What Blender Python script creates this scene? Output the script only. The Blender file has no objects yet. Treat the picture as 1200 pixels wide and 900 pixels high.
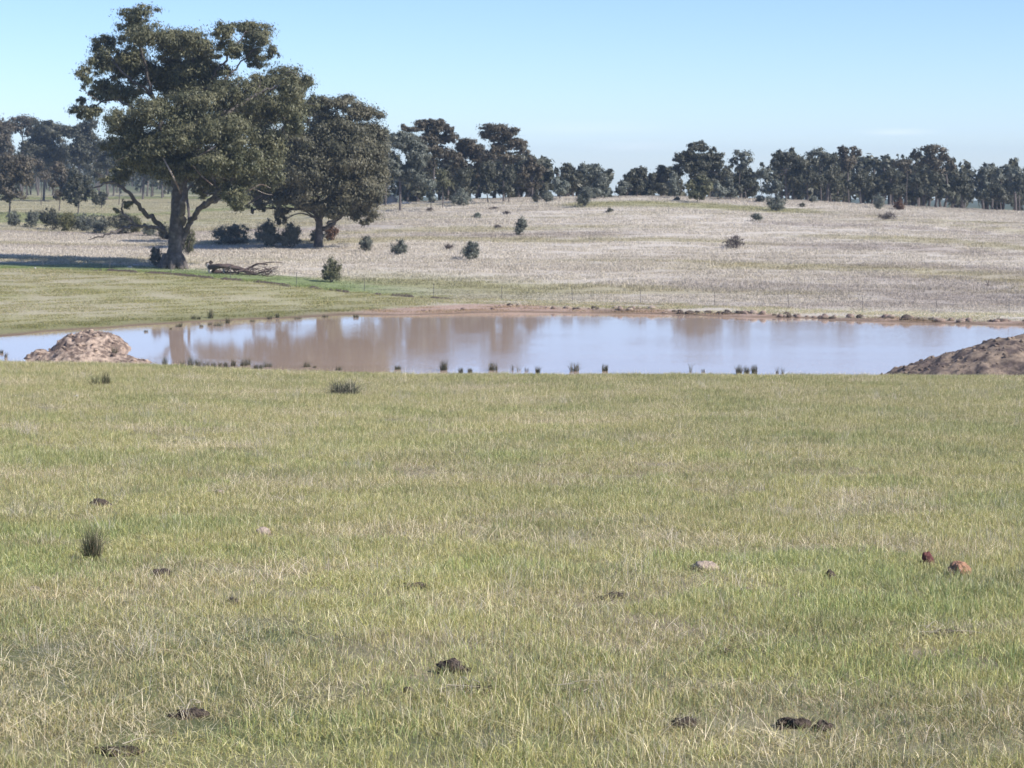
import bpy, math, time
import numpy as np
from math import radians as R
T0 = time.time()
rng = np.random.default_rng(7)
S = bpy.context.scene
C = S.collection

# ------------------------------------------------------------------ camera, sky, sun, exposure
F = 2707.0                 # focal length in pixels of the 1200 px wide photograph
YH = 195.0                 # row of the true horizon
PITCH = math.atan((450 - YH) / F)
cam_d = bpy.data.cameras.new('camera'); cam = bpy.data.objects.new('camera', cam_d); C.objects.link(cam)
cam_d.sensor_width = 22.3; cam_d.lens = 22.3 * F / 1200.0
cam.location = (0, 0, 0); cam.rotation_euler = (R(90) - PITCH, 0, 0)
cam_d.clip_start = 0.1; cam_d.clip_end = 9000
cam_d.dof.use_dof = True; cam_d.dof.focus_distance = 12.5; cam_d.dof.aperture_fstop = 9
S.camera = cam

SUN_EL, SUN_ROT = R(38), R(116)
W = bpy.data.worlds.new('World'); S.world = W; W.use_nodes = True
wn = W.node_tree; wn.nodes.clear()
def wnode(t, **k):
    n = wn.nodes.new(t)
    for a, b in k.items(): setattr(n, a, b)
    return n
sky = wnode('ShaderNodeTexSky', sky_type='NISHITA', sun_disc=False, sun_elevation=SUN_EL, sun_rotation=SUN_ROT,
            altitude=200, air_density=0.7, dust_density=0.2, ozone_density=4.0)
bg = wnode('ShaderNodeBackground'); bg.inputs['Strength'].default_value = 0.098
wo = wnode('ShaderNodeOutputWorld')
wn.links.new(bg.outputs[0], wo.inputs[0])
# faint streaks of high cloud low in the sky
tc = wnode('ShaderNodeTexCoord')
def cloud(px, row, sx, sy, amp, prev):
    v = np.array([(px - 600) / F, 1.0, (YH - row) / F]); v /= np.linalg.norm(v)
    sub = wnode('ShaderNodeVectorMath', operation='SUBTRACT'); sub.inputs[1].default_value = v
    wn.links.new(tc.outputs['Generated'], sub.inputs[0])
    sc_ = wnode('ShaderNodeVectorMath', operation='MULTIPLY'); sc_.inputs[1].default_value = (1 / sx, 0.3, 1 / sy)
    wn.links.new(sub.outputs[0], sc_.inputs[0])
    ln = wnode('ShaderNodeVectorMath', operation='LENGTH'); wn.links.new(sc_.outputs[0], ln.inputs[0])
    mr = wnode('ShaderNodeMapRange', interpolation_type='SMOOTHSTEP')
    mr.inputs['From Min'].default_value = 1; mr.inputs['From Max'].default_value = 0
    wn.links.new(ln.outputs['Value'], mr.inputs['Value'])
    nz = wnode('ShaderNodeTexNoise'); nz.inputs['Scale'].default_value = 1.3; nz.inputs['Detail'].default_value = 5
    wn.links.new(sc_.outputs[0], nz.inputs['Vector'])
    m = wnode('ShaderNodeMath', operation='MULTIPLY'); wn.links.new(mr.outputs[0], m.inputs[0]); wn.links.new(nz.outputs[0], m.inputs[1])
    m2 = wnode('ShaderNodeMath', operation='MULTIPLY'); wn.links.new(m.outputs[0], m2.inputs[0]); m2.inputs[1].default_value = amp
    mx = wnode('ShaderNodeMix', data_type='RGBA'); wn.links.new(m2.outputs[0], mx.inputs[0])
    wn.links.new(prev, mx.inputs[6]); mx.inputs[7].default_value = (8.2, 8.8, 9.6, 1)
    return mx.outputs[2]
tint = wnode('ShaderNodeMix', data_type='RGBA', blend_type='MULTIPLY'); tint.inputs[0].default_value = 1
wn.links.new(sky.outputs[0], tint.inputs[6]); tint.inputs[7].default_value = (1.10, 1.13, 1.30, 1)   # the camera's cool white balance
c_ = cloud(1050, 155, .022, .0022, .5, tint.outputs[2])
c_ = cloud(745, 172, .035, .003, .35, c_)
c_ = cloud(690, 150, .05, .004, .2, c_)
wn.links.new(c_, bg.inputs['Color'])

sd = bpy.data.lights.new('sun', 'SUN'); sun = bpy.data.objects.new('sun', sd); C.objects.link(sun)
sd.energy = 4.4; sd.angle = R(0.53); sd.color = (1.0, 0.955, 0.89)
import mathutils
to_sun = mathutils.Vector((math.sin(SUN_ROT) * math.cos(SUN_EL), math.cos(SUN_ROT) * math.cos(SUN_EL), math.sin(SUN_EL)))
sun.rotation_euler = (-to_sun).to_track_quat('-Z', 'Y').to_euler()
sun.location = (60, -40, 80)
vs = S.view_settings; vs.view_transform = 'Standard'; vs.look = 'None'; vs.gamma = 1; vs.use_curve_mapping = False
vs.exposure = 0.5
S.render.engine = 'CYCLES'
S.cycles.use_denoising = True
S.cycles.max_bounces = 6; S.cycles.diffuse_bounces = 3; S.cycles.transmission_bounces = 3; S.cycles.volume_bounces = 0
S.cycles.caustics_reflective = False; S.cycles.caustics_refractive = False
S.render.use_persistent_data = False

# ------------------------------------------------------------------ helpers
cp, sp = math.cos(PITCH), math.sin(PITCH)
def ray(px, row):
    x = (px - 600) / F; y = (450 - row) / F
    d = np.array([x, cp + y * sp, -sp + y * cp])
    return d
def at(px, row, D):
    d = ray(px, row); return d * (D / d[1])

_P = rng.random((64, 256, 256)).astype(np.float32)
def vnoise(x, y, seed=0):
    x = np.asarray(x, float); y = np.asarray(y, float)
    xi = np.floor(x).astype(int); yi = np.floor(y).astype(int)
    fx = x - xi; fy = y - yi
    fx = fx * fx * (3 - 2 * fx); fy = fy * fy * (3 - 2 * fy)
    P = _P[seed % 64]
    g = lambda a, b: P[a & 255, b & 255]
    return (g(xi, yi) * (1 - fx) + g(xi + 1, yi) * fx) * (1 - fy) + (g(xi, yi + 1) * (1 - fx) + g(xi + 1, yi + 1) * fx) * fy
def fbm(x, y, seed=0, oct=4):
    a = 0.5; s = 0; t = 0
    for o in range(oct):
        s = s + a * vnoise(x * 2 ** o + 17.3 * o, y * 2 ** o + 9.1 * o, seed + o); t += a; a *= .5
    return s / t
def sstep(a, b, x):
    t = np.clip((x - a) / (b - a), 0, 1); return t * t * (3 - 2 * t)

# ------------------------------------------------------------------ terrain heights
ZW = -10.4
def rz(row, D): return at(600, row, D)[2]
def pchip(xk, yk, x):
    xk = np.array(xk, float); yk = np.array(yk, float); h = np.diff(xk); d = np.diff(yk) / h
    m = np.zeros_like(yk); m[0] = d[0]; m[-1] = d[-1]
    for i in range(1, len(xk) - 1):
        if d[i - 1] * d[i] > 0:
            w1 = 2 * h[i] + h[i - 1]; w2 = h[i] + 2 * h[i - 1]
            m[i] = (w1 + w2) / (w1 / d[i - 1] + w2 / d[i])
    i = np.clip(np.searchsorted(xk, x) - 1, 0, len(xk) - 2)
    t = (x - xk[i]) / h[i]
    return ((1 + 2 * t) * (1 - t) ** 2 * yk[i] + t * (1 - t) ** 2 * h[i] * m[i] + t * t * (3 - 2 * t) * yk[i + 1] + t * t * (t - 1) * h[i] * m[i + 1])
NEAR0 = -1.7
# column px : crest row, near-shore D, far shore D, bank (D,row) , fence (D,row), hill knots (D,row)...
COL = {
 -500: (428, None, None, None, (186, 312), [(270, 268), (340, 252), (420, 241), (500, 232), (640, 222), (900, 212), (3000, 203)]),
 -190: (423, 121, 134, None, (186, 312), [(270, 268), (340, 252), (420, 241), (500, 232), (640, 222), (900, 212), (3000, 203)]),
 0:    (422, 121, 141, None, (185, 313), [(222, 291), (270, 267), (340, 251), (420, 240), (500, 232), (640, 222), (900, 212), (3000, 203)]),
 150:  (425, 121, 150.3, None, (184, 317), [(220, 296), (268, 274), (340, 254), (420, 242), (500, 233), (640, 222), (900, 212), (3000, 203)]),
 300:  (432.5, 118.5, 157.5, None, (180, 329), [(225, 290), (268, 268), (335, 250), (400, 241), (520, 230), (800, 214), (3000, 203)]),
 400:  (436, 116, 160.3, (162, 369.5), (177, 340), [(215, 300), (250, 274), (285, 253), (320, 243), (400, 240), (800, 215), (3000, 203)]),
 480:  (437.5, 115, 162, (163.6, 364), (175, 346), [(205, 305), (240, 275), (275, 251), (305, 238.5), (345, 239), (500, 242), (900, 238), (3000, 226)]),
 600:  (438, 114, 166, (167.6, 357), (173, 352), [(205, 310), (250, 268), (290, 239), (308, 233), (340, 234), (500, 242), (900, 238), (3000, 226)]),
 750:  (438, 114, 164, (165.2, 360.5), (171, 355.5), [(205, 310), (250, 264), (290, 234), (306, 229.5), (340, 233), (500, 245), (900, 238), (3000, 226)]),
 900:  (438.5, 114, 159.5, (160.7, 366), (168, 360), [(205, 315), (250, 270), (290, 242), (312, 234), (345, 237), (500, 245), (900, 238), (3000, 226)]),
 1050: (439, 113, 155, (156.2, 371), (165, 365), [(205, 315), (255, 270), (305, 245.5), (328, 241.5), (360, 244), (500, 248), (900, 240), (3000, 228)]),
 1200: (440, 112, 151.5, (152.7, 375.5), (160, 369), [(205, 322), (250, 285), (295, 257), (320, 250), (360, 251), (500, 254), (900, 243), (3000, 230)]),
 1420: (441, 112, 143, (144.2, 380), (155, 373), [(205, 327), (250, 290), (295, 263), (325, 255), (360, 256), (500, 258), (900, 243), (3000, 230)]),
 1720: (442, None, None, None, (155, 374), [(205, 330), (250, 293), (300, 264), (330, 254), (360, 254), (500, 254), (900, 243), (3000, 230)]),
}
YT = np.concatenate([np.arange(0, 400, .5), np.arange(400, 3010, 10)])
cols_u, cols_z = [], []
for px, (crest, dn, df, bank, fence, hill) in COL.items():
    zc = rz(crest + 9, 40)
    k = [(0, NEAR0), (20, (NEAR0 + zc) / 2), (38, NEAR0 + (zc - NEAR0) * .95), (41, zc - .03), (46, zc - .62), (70, -7.9), (96, -9.85)]
    if dn:
        if px >= 1050: k += [(108, -10.15)]
        else: k += [(dn - 9, -10.2)]
        k += [(dn - 2, -10.3), (dn + 1, ZW - .02), (dn + 7, ZW - .5), (df - 7, ZW - .5), (df - .6, ZW - .03)]
        if bank: k += [(bank[0], rz(bank[1], bank[0]))]
        else: k += [(df + 3, ZW + .16)]
    else:
        k += [(120, -10.0), (145, -9.8)]
    k += [(fence[0], rz(fence[1], fence[0]))] + [(a, rz(b, a)) for a, b in hill]
    cols_u.append(ray(px, 320)[0] / ray(px, 320)[1]); cols_z.append(pchip(*zip(*k), YT))
cols_u = np.array(cols_u); cols_z = np.array(cols_z)
UT = np.linspace(-.45, .45, 361)
TAB = np.empty((len(UT), len(YT)))
for j in range(len(YT)): TAB[:, j] = pchip(cols_u, cols_z[:, j], np.clip(UT, cols_u[0], cols_u[-1])) if False else np.interp(UT, cols_u, cols_z[:, j])
ker = np.exp(-0.5 * (np.arange(-12, 13) / 4.0) ** 2); ker /= ker.sum()
TAB = np.apply_along_axis(lambda v: np.convolve(np.pad(v, 12, 'edge'), ker, 'valid'), 0, TAB)
def zbase(X, Y):
    X = np.asarray(X, float); Y = np.asarray(Y, float)
    Yc = np.clip(Y, 0, 2999); u = X / np.maximum(Yc, 40)
    ui = np.clip((u + .45) / .0025, 0, 359.999); a = ui.astype(int); fa = ui - a
    yi = np.where(Yc < 400, Yc * 2, 800 + (Yc - 400) / 10); yi = np.clip(yi, 0, len(YT) - 1.001); b = yi.astype(int); fb = yi - b
    z = (TAB[a, b] * (1 - fa) + TAB[a + 1, b] * fa) * (1 - fb) + (TAB[a, b + 1] * (1 - fa) + TAB[a + 1, b + 1] * fa) * fb
    return z - np.minimum(Y, 0) * .0473
def zg(X, Y):
    z = zbase(X, Y); X = np.asarray(X, float); Y = np.asarray(Y, float)
    near = sstep(36, 20, Y); z = z + near * (.07 * (fbm(X * .5, Y * .5, 3, 3) - .5))
    dry = sstep(ZW + .05, ZW + .5, z) * sstep(150, 190, Y)
    z = z + dry * (.5 * sstep(178, 200, Y) * (fbm(X * .05, Y * .06, 5, 3) - .5) + .07 * sstep(180, 192, Y) * (fbm(X * .5, Y * .3, 8, 2) - .5))
    shore = np.exp(-((z - ZW) / .25) ** 2) * sstep(100, 112, Y) * sstep(190, 175, Y)
    z = z + shore * .10 * (fbm(X * .6, Y * .35, 11, 3) - .5)
    return z
def ground_hit(px, row, dmin=5, dmax=700):
    d = ray(px, row); D = np.arange(dmin, dmax, .25)
    P = d[None, :] * (D / d[1])[:, None]
    g = zg(P[:, 0], P[:, 1]) - P[:, 2]
    i = np.argmax(g > 0)
    if not (g > 0).any(): i = int(np.argmax(g))
    return float(P[i, 0]), float(P[i, 1]), float(zg(P[i, 0], P[i, 1]))
def gpoint(px, D):
    p = at(px, 300, D); return float(p[0]), float(D), float(zg(p[0], D))

FENCE_PX = [-600, 0, 150, 300, 400, 480, 600, 750, 900, 1050, 1200, 1420]
FENCE_D = [186, 185, 184, 180, 177, 175, 173, 171, 168, 165, 160, 155]
def pxu(X, Y): return 600 + F * (X / np.maximum(Y, 5)) * (cp + (450 - 320) / F * sp)
def fenceD(X, Y): return np.interp(pxu(X, Y), FENCE_PX, FENCE_D)

# albedo of the paddocks, by where they are
def mixc(a, b, t): t = np.asarray(t)[..., None]; return a * (1 - t) + b * t
def field(X, Y, Z=None):
    X = np.asarray(X, float); Y = np.asarray(Y, float)
    n1 = fbm(X * .035, Y * .06, 20, 4); n2 = fbm(X * .35, Y * .35, 24, 4); n3 = fbm(X * .02, Y * .12, 28, 5)
    near = np.array([.24, .215, .13]) + 0 * X[..., None]
    near = mixc(near, np.array([.12, .13, .06]), sstep(.52, .72, fbm(X * .8, Y * .45, 31, 4)))
    near = mixc(near, np.array([.26, .215, .15]), sstep(.54, .72, fbm(X * .6, Y * .4, 35, 4)))
    wedge = mixc(np.array([.34, .315, .185]) + 0 * X[..., None], np.array([.42, .375, .28]), sstep(.38, .66, fbm(X * .16, Y * .16, 39, 5)) * .6)
    wedge = mixc(wedge, np.array([.28, .28, .15]), sstep(.55, .75, n2) * .4)
    # dry hill
    hill = mixc(np.array([.515, .46, .385]) + 0 * X[..., None], np.array([.575, .52, .445]), sstep(.4, .6, fbm(X * .05, Y * .1, 43, 4)))
    hill = mixc(hill, np.array([.37, .33, .19]), sstep(.55, .66, n3) * .6)
    hill = mixc(hill, np.array([.33, .275, .25]), sstep(.60, .74, fbm(X * .025, Y * .1, 48, 5)) * .45)
    fd = fenceD(X, Y); px = pxu(X, Y); df = Y - fd
    # an olive band crossing the slope and a purple-grey one below it
    hill = mixc(hill, np.array([.36, .31, .13]), sstep(10, 2, np.abs(df - 34 + 6 * (n2 - .5))) * sstep(700, 860, px) * .75 * sstep(.35, .55, n1 + .12 * n2))
    hill = mixc(hill, np.array([.40, .35, .31]), sstep(7, 1, np.abs(df - 19 + 6 * (n2 - .5))) * sstep(720, 850, px) * .7)
    hill = mixc(hill, np.array([.28, .27, .13]), sstep(14, 2, np.abs(df - 9)) * sstep(330, 480, px) * sstep(760, 560, px) * .6)
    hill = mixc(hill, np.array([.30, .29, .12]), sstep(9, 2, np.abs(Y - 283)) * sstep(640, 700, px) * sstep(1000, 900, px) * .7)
    # green flats far off to the left under the gums
    far = mixc(np.array([.40, .365, .24]) + 0 * X[..., None], np.array([.27, .29, .13]), sstep(.4, .6, fbm(X * .03, Y * .03, 52, 3)))
    hill = mixc(hill, far, sstep(262, 280, Y) * sstep(470, 380, px) * .85)
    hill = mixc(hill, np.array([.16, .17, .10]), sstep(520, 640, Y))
    c = mixc(wedge, hill, np.maximum(sstep(-1.0, 3.5, df + 2 * (n2 - .5)), sstep(440, 600, px)))
    lush = sstep(-1.5, 0, df) * sstep(10.5, 4.5, df + 5 * (n2 - .5)) * sstep(560, 380, px)
    c = mixc(c, np.array([.20, .26, .10]), lush * .85)
    c = mixc(near, c, sstep(60, 90, Y))
    z = zbase(X, Y) if Z is None else Z
    pond = sstep(100, 112, Y) * sstep(182, 172, Y)
    wet = sstep(ZW + .10, ZW + .02, z) * pond
    c = mixc(c, np.array([.19, .19, .085]), sstep(ZW + .45, ZW + .12, z) * pond * sstep(470, 380, px) * .7)
    dsh = Y - np.interp(px, [300, 400, 480, 600, 750, 900, 1050, 1200, 1420], [157.5, 160.3, 162, 166, 164, 159.5, 155, 151.5, 143])
    bank = sstep(1.7, 1.1, dsh + 1.3 * (n2 - .5) - 2.4 * sstep(660, 520, px)) * sstep(-3, -1.5, dsh) * pond * sstep(330, 470, px) * (Y > 135)
    c = mixc(c, mixc(np.array([.26, .19, .145]) + 0 * X[..., None], np.array([.40, .29, .23]), np.maximum(sstep(.4, .62, fbm(X * .9, Y * .7, 57, 3)), sstep(720, 600, px))), bank)
    c = mixc(c, np.array([.20, .145, .10]), wet)
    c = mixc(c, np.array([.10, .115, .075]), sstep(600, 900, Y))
    return c

# ------------------------------------------------------------------ materials
def mat(name, col=None, rough=.8, spec=.3, attr=False, tint=False, var=.0, vscale=8, transl=0, bump=0, bscale=20, col2=None, thr=(.4, .6)):
    m = bpy.data.materials.new(name); m.use_nodes = True; nt = m.node_tree; N = nt.nodes; L = nt.links
    b = N['Principled BSDF']; b.inputs['Roughness'].default_value = rough; b.inputs['Specular IOR Level'].default_value = spec
    if attr:
        a = N.new('ShaderNodeVertexColor'); a.layer_name = 'Col'; out = a.outputs[0]
    else:
        c = N.new('ShaderNodeRGB'); c.outputs[0].default_value = (*col, 1); out = c.outputs[0]
    geo = N.new('ShaderNodeNewGeometry')
    if col2 is not None:
        n = N.new('ShaderNodeTexNoise'); n.inputs['Scale'].default_value = vscale; n.inputs['Detail'].default_value = 6; L.new(geo.outputs['Position'], n.inputs['Vector'])
        r = N.new('ShaderNodeMapRange'); r.inputs['From Min'].default_value = thr[0]; r.inputs['From Max'].default_value = thr[1]; L.new(n.outputs[0], r.inputs['Value'])
        mx = N.new('ShaderNodeMix'); mx.data_type = 'RGBA'; L.new(r.outputs[0], mx.inputs[0]); L.new(out, mx.inputs[6]); mx.inputs[7].default_value = (*col2, 1); out = mx.outputs[2]
    if var:
        n = N.new('ShaderNodeTexNoise'); n.inputs['Scale'].default_value = vscale * 2.3; n.inputs['Detail'].default_value = 8; n.inputs['Roughness'].default_value = .65
        L.new(geo.outputs['Position'], n.inputs['Vector'])
        r = N.new('ShaderNodeMapRange'); r.inputs['From Min'].default_value = .3; r.inputs['From Max'].default_value = .7
        r.inputs['To Min'].default_value = 1 - var; r.inputs['To Max'].default_value = 1 + var; L.new(n.outputs[0], r.inputs['Value'])
        mx = N.new('ShaderNodeMix'); mx.data_type = 'RGBA'; mx.blend_type = 'MULTIPLY'; mx.inputs[0].default_value = 1
        L.new(out, mx.inputs[6]); L.new(r.outputs[0], mx.inputs[7]); out = mx.outputs[2]
    if tint:
        a = N.new('ShaderNodeAttribute'); a.attribute_type = 'INSTANCER'; a.attribute_name = 'tint'
        mx = N.new('ShaderNodeMix'); mx.data_type = 'RGBA'; mx.blend_type = 'MULTIPLY'; mx.inputs[0].default_value = 1
        L.new(out, mx.inputs[6]); L.new(a.outputs['Color'], mx.inputs[7]); out = mx.outputs[2]
    L.new(out, b.inputs['Base Color'])
    if bump:
        n = N.new('ShaderNodeTexNoise'); n.inputs['Scale'].default_value = bscale; n.inputs['Detail'].default_value = 8; L.new(geo.outputs['Position'], n.inputs['Vector'])
        bp = N.new('ShaderNodeBump'); bp.inputs['Strength'].default_value = bump; bp.inputs['Distance'].default_value = .05; L.new(n.outputs[0], bp.inputs['Height']); L.new(bp.outputs[0], b.inputs['Normal'])
    if transl:
        t = N.new('ShaderNodeBsdfTranslucent'); L.new(out, t.inputs['Color'])
        ms = N.new('ShaderNodeMixShader'); ms.inputs[0].default_value = transl
        L.new(b.outputs[0], ms.inputs[1]); L.new(t.outputs[0], ms.inputs[2]); L.new(ms.outputs[0], N['Material Output'].inputs['Surface'])
    return m
M = {}
M['ground'] = mat('paddock_ground', attr=True, rough=.95, spec=.1, var=.28, vscale=2.2, bump=.4, bscale=9)
M['grass'] = mat('green_grass_blade', attr=True, tint=True, rough=.55, spec=.35, transl=.3)
M['dry'] = mat('dry_grass_blade', attr=True, tint=True, rough=.75, spec=.2, transl=.25)
M['leaf'] = mat('gum_leaf', attr=True, rough=.5, spec=.4, transl=.3)
M['bark'] = mat('grey_brown_bark', (.115, .098, .088), rough=.9, spec=.15, var=.35, vscale=1.6, bump=.6, bscale=6, col2=(.25, .22, .20), thr=(.5, .7))
M['pale_bark'] = mat('peeled_pale_bark', (.42, .35, .30), rough=.8, var=.25, vscale=1.2, col2=(.22, .15, .12), thr=(.5, .6))
M['far_bark'] = mat('dark_bark', (.13, .11, .10), rough=.9, var=.2, vscale=1)
M['dirt'] = mat('pinkish_clay', (.40, .305, .235), rough=.95, spec=.1, var=.45, vscale=2.2, bump=.8, bscale=5, col2=(.17, .125, .10), thr=(.44, .56))
M['dark_dirt'] = mat('dark_clay', (.26, .20, .15), rough=.95, spec=.1, var=.4, vscale=1.8, bump=.9, bscale=5, col2=(.12, .092, .08), thr=(.42, .58))
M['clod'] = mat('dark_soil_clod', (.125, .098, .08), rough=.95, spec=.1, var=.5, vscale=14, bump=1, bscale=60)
M['rock'] = mat('bank_stone', (.27, .20, .16), rough=.9, var=.4, vscale=2, bump=.6, bscale=8)
M['red_rock'] = mat('dark_red_stone', (.13, .05, .045), rough=.8, var=.4, vscale=12, bump=.6, bscale=50)
M['orange_rock'] = mat('orange_stone', (.38, .21, .13), rough=.85, var=.5, vscale=12, bump=.6, bscale=50, col2=(.10, .08, .09), thr=(.55, .6))
M['pale_rock'] = mat('pale_pinkish_stone', (.38, .30, .235), rough=.9, var=.45, vscale=12, bump=.6, bscale=50)
M['white_rock'] = mat('whitish_stone', (.52, .49, .44), rough=.9, var=.2, vscale=8)
M['rush'] = mat('rush_blade', attr=True, rough=.6, transl=.15)
M['deadwood'] = mat('dead_wood', (.09, .065, .058), rough=.9, var=.4, vscale=5, bump=.5, bscale=20)
M['bleached'] = mat('bleached_wood', (.60, .54, .48), rough=.85, var=.3, vscale=5)
M['straw_twig'] = mat('straw_coloured_twig', (.46, .40, .30), rough=.8)
M['steel'] = mat('weathered_steel', (.13, .125, .12), rough=.7, spec=.4, var=.2)
M['tin'] = mat('weathered_iron', (.20, .22, .24), rough=.5, spec=.5, var=.2, vscale=1)

wm = bpy.data.materials.new('muddy_water'); wm.use_nodes = True; nt = wm.node_tree; N = nt.nodes; L = nt.links
b = N['Principled BSDF']; b.inputs['Base Color'].default_value = (.30, .205, .135, 1); b.inputs['Roughness'].default_value = .045; b.inputs['IOR'].default_value = 1.333
geo = N.new('ShaderNodeNewGeometry')
mp = N.new('ShaderNodeVectorMath'); mp.operation = 'MULTIPLY'; mp.inputs[1].default_value = (.8, 1.5, 1); L.new(geo.outputs['Position'], mp.inputs[0])
n1 = N.new('ShaderNodeTexNoise'); n1.inputs['Scale'].default_value = 2.6; n1.inputs['Detail'].default_value = 3; L.new(mp.outputs[0], n1.inputs['Vector'])
n2 = N.new('ShaderNodeTexNoise'); n2.inputs['Scale'].default_value = .05; n2.inputs['Detail'].default_value = 3; L.new(mp.outputs[0], n2.inputs['Vector'])
mr = N.new('ShaderNodeMapRange'); mr.inputs['From Min'].default_value = .40; mr.inputs['From Max'].default_value = .6; mr.inputs['To Min'].default_value = .008; mr.inputs['To Max'].default_value = .042
L.new(n2.outputs[0], mr.inputs['Value'])
bp = N.new('ShaderNodeBump'); bp.inputs['Distance'].default_value = .12; L.new(n1.outputs[0], bp.inputs['Height']); L.new(mr.outputs[0], bp.inputs['Strength']); L.new(bp.outputs[0], b.inputs['Normal'])
n3 = N.new('ShaderNodeTexNoise'); n3.inputs['Scale'].default_value = .12; L.new(mp.outputs[0], n3.inputs['Vector'])
mx = N.new('ShaderNodeMix'); mx.data_type = 'RGBA'; L.new(n3.outputs[0], mx.inputs[0]); mx.inputs[6].default_value = (.52, .37, .27, 1); mx.inputs[7].default_value = (.60, .45, .345, 1); L.new(mx.outputs[2], b.inputs['Base Color'])
M['water'] = wm

# ------------------------------------------------------------------ mesh helpers
def mesh(name, V, Q=None, T=None, col=None, mats=None, midx=None, smooth=False):
    me = bpy.data.meshes.new(name)
    V = np.asarray(V, np.float32).reshape(-1, 3); Q = np.zeros((0, 4), int) if Q is None else np.asarray(Q, int).reshape(-1, 4); T = np.zeros((0, 3), int) if T is None else np.asarray(T, int).reshape(-1, 3)
    me.vertices.add(len(V)); me.vertices.foreach_set('co', V.ravel())
    me.loops.add(len(Q) * 4 + len(T) * 3); me.loops.foreach_set('vertex_index', np.concatenate([Q.ravel(), T.ravel()]).astype(np.int32))
    me.polygons.add(len(Q) + len(T))
    st = np.concatenate([np.arange(len(Q)) * 4, len(Q) * 4 + np.arange(len(T)) * 3]).astype(np.int32)
    me.polygons.foreach_set('loop_start', st)
    if midx is not None: me.polygons.foreach_set('material_index', np.asarray(midx, np.int32))
    if smooth: me.polygons.foreach_set('use_smooth', np.ones(len(Q) + len(T), bool))
    if col is not None:
        a = me.color_attributes.new('Col', 'FLOAT_COLOR', 'POINT')
        c = np.ones((len(V), 4), np.float32); c[:, :3] = col; a.data.foreach_set('color', c.ravel())
    for m in (mats or []): me.materials.append(m)
    me.update(calc_edges=True); return me
def obj(name, me, parent=None, loc=(0, 0, 0), coll=None):
    o = bpy.data.objects.new(name, me); (coll or C).objects.link(o); o.location = loc
    if parent: o.parent = parent
    return o
def tag(o, label=None, cat=None, group=None, kind=None):
    if label: o['label'] = label
    if cat: o['category'] = cat
    if group: o['group'] = group
    if kind: o['kind'] = kind
    return o
def thing(name, label, cat, loc, group=None):
    o = bpy.data.objects.new(name, None); C.objects.link(o); o.location = loc; o.empty_display_size = .3
    return tag(o, label, cat, group)
def smooth_path(P, n=5):
    P = np.asarray(P, float)
    if len(P) < 3: return P
    out = []
    Q = np.vstack([2 * P[0] - P[1], P, 2 * P[-1] - P[-2]])
    for i in range(1, len(Q) - 2):
        for t in np.arange(n) / n:
            out.append(.5 * ((2 * Q[i]) + (-Q[i - 1] + Q[i + 1]) * t + (2 * Q[i - 1] - 5 * Q[i] + 4 * Q[i + 1] - Q[i + 2]) * t * t + (-Q[i - 1] + 3 * Q[i] - 3 * Q[i + 1] + Q[i + 2]) * t ** 3))
    out.append(P[-1]); return np.array(out)
class Tubes:
    def __init__(s): s.V = []; s.Q = []; s.n = 0
    def add(s, P, r, k=6, rough=0):
        P = np.asarray(P, float); r = np.interp(np.linspace(0, 1, len(P)), np.linspace(0, 1, len(r)), r) if len(r) != len(P) else np.asarray(r, float)
        T = np.gradient(P, axis=0); T /= np.linalg.norm(T, axis=1)[:, None] + 1e-9
        ref = np.array([.3, .9, .1]) if abs(T[0] @ np.array([.3, .9, .1])) < .9 else np.array([1., 0, 0])
        A = np.cross(T, ref); A /= np.linalg.norm(A, axis=1)[:, None] + 1e-9; B = np.cross(T, A)
        th = np.arange(k) * 2 * math.pi / k
        rr = r[:, None] * (1 + rough * (rng.random((len(P), k)) - .5))
        V = P[:, None, :] + rr[:, :, None] * (np.cos(th)[None, :, None] * A[:, None, :] + np.sin(th)[None, :, None] * B[:, None, :])
        m = len(P); i = np.arange(m - 1)[:, None] * k; j = np.arange(k)[None, :]; j2 = (j + 1) % k
        Q = np.stack([i + j, i + j2, i + k + j2, i + k + j], -1).reshape(-1, 4) + s.n
        s.V.append(V.reshape(-1, 3)); s.Q.append(Q); s.n += m * k
    def build(s, name, m, base=(0, 0, 0)):
        return mesh(name, np.vstack(s.V) - np.array(base), np.vstack(s.Q), mats=[m], smooth=True)
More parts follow.
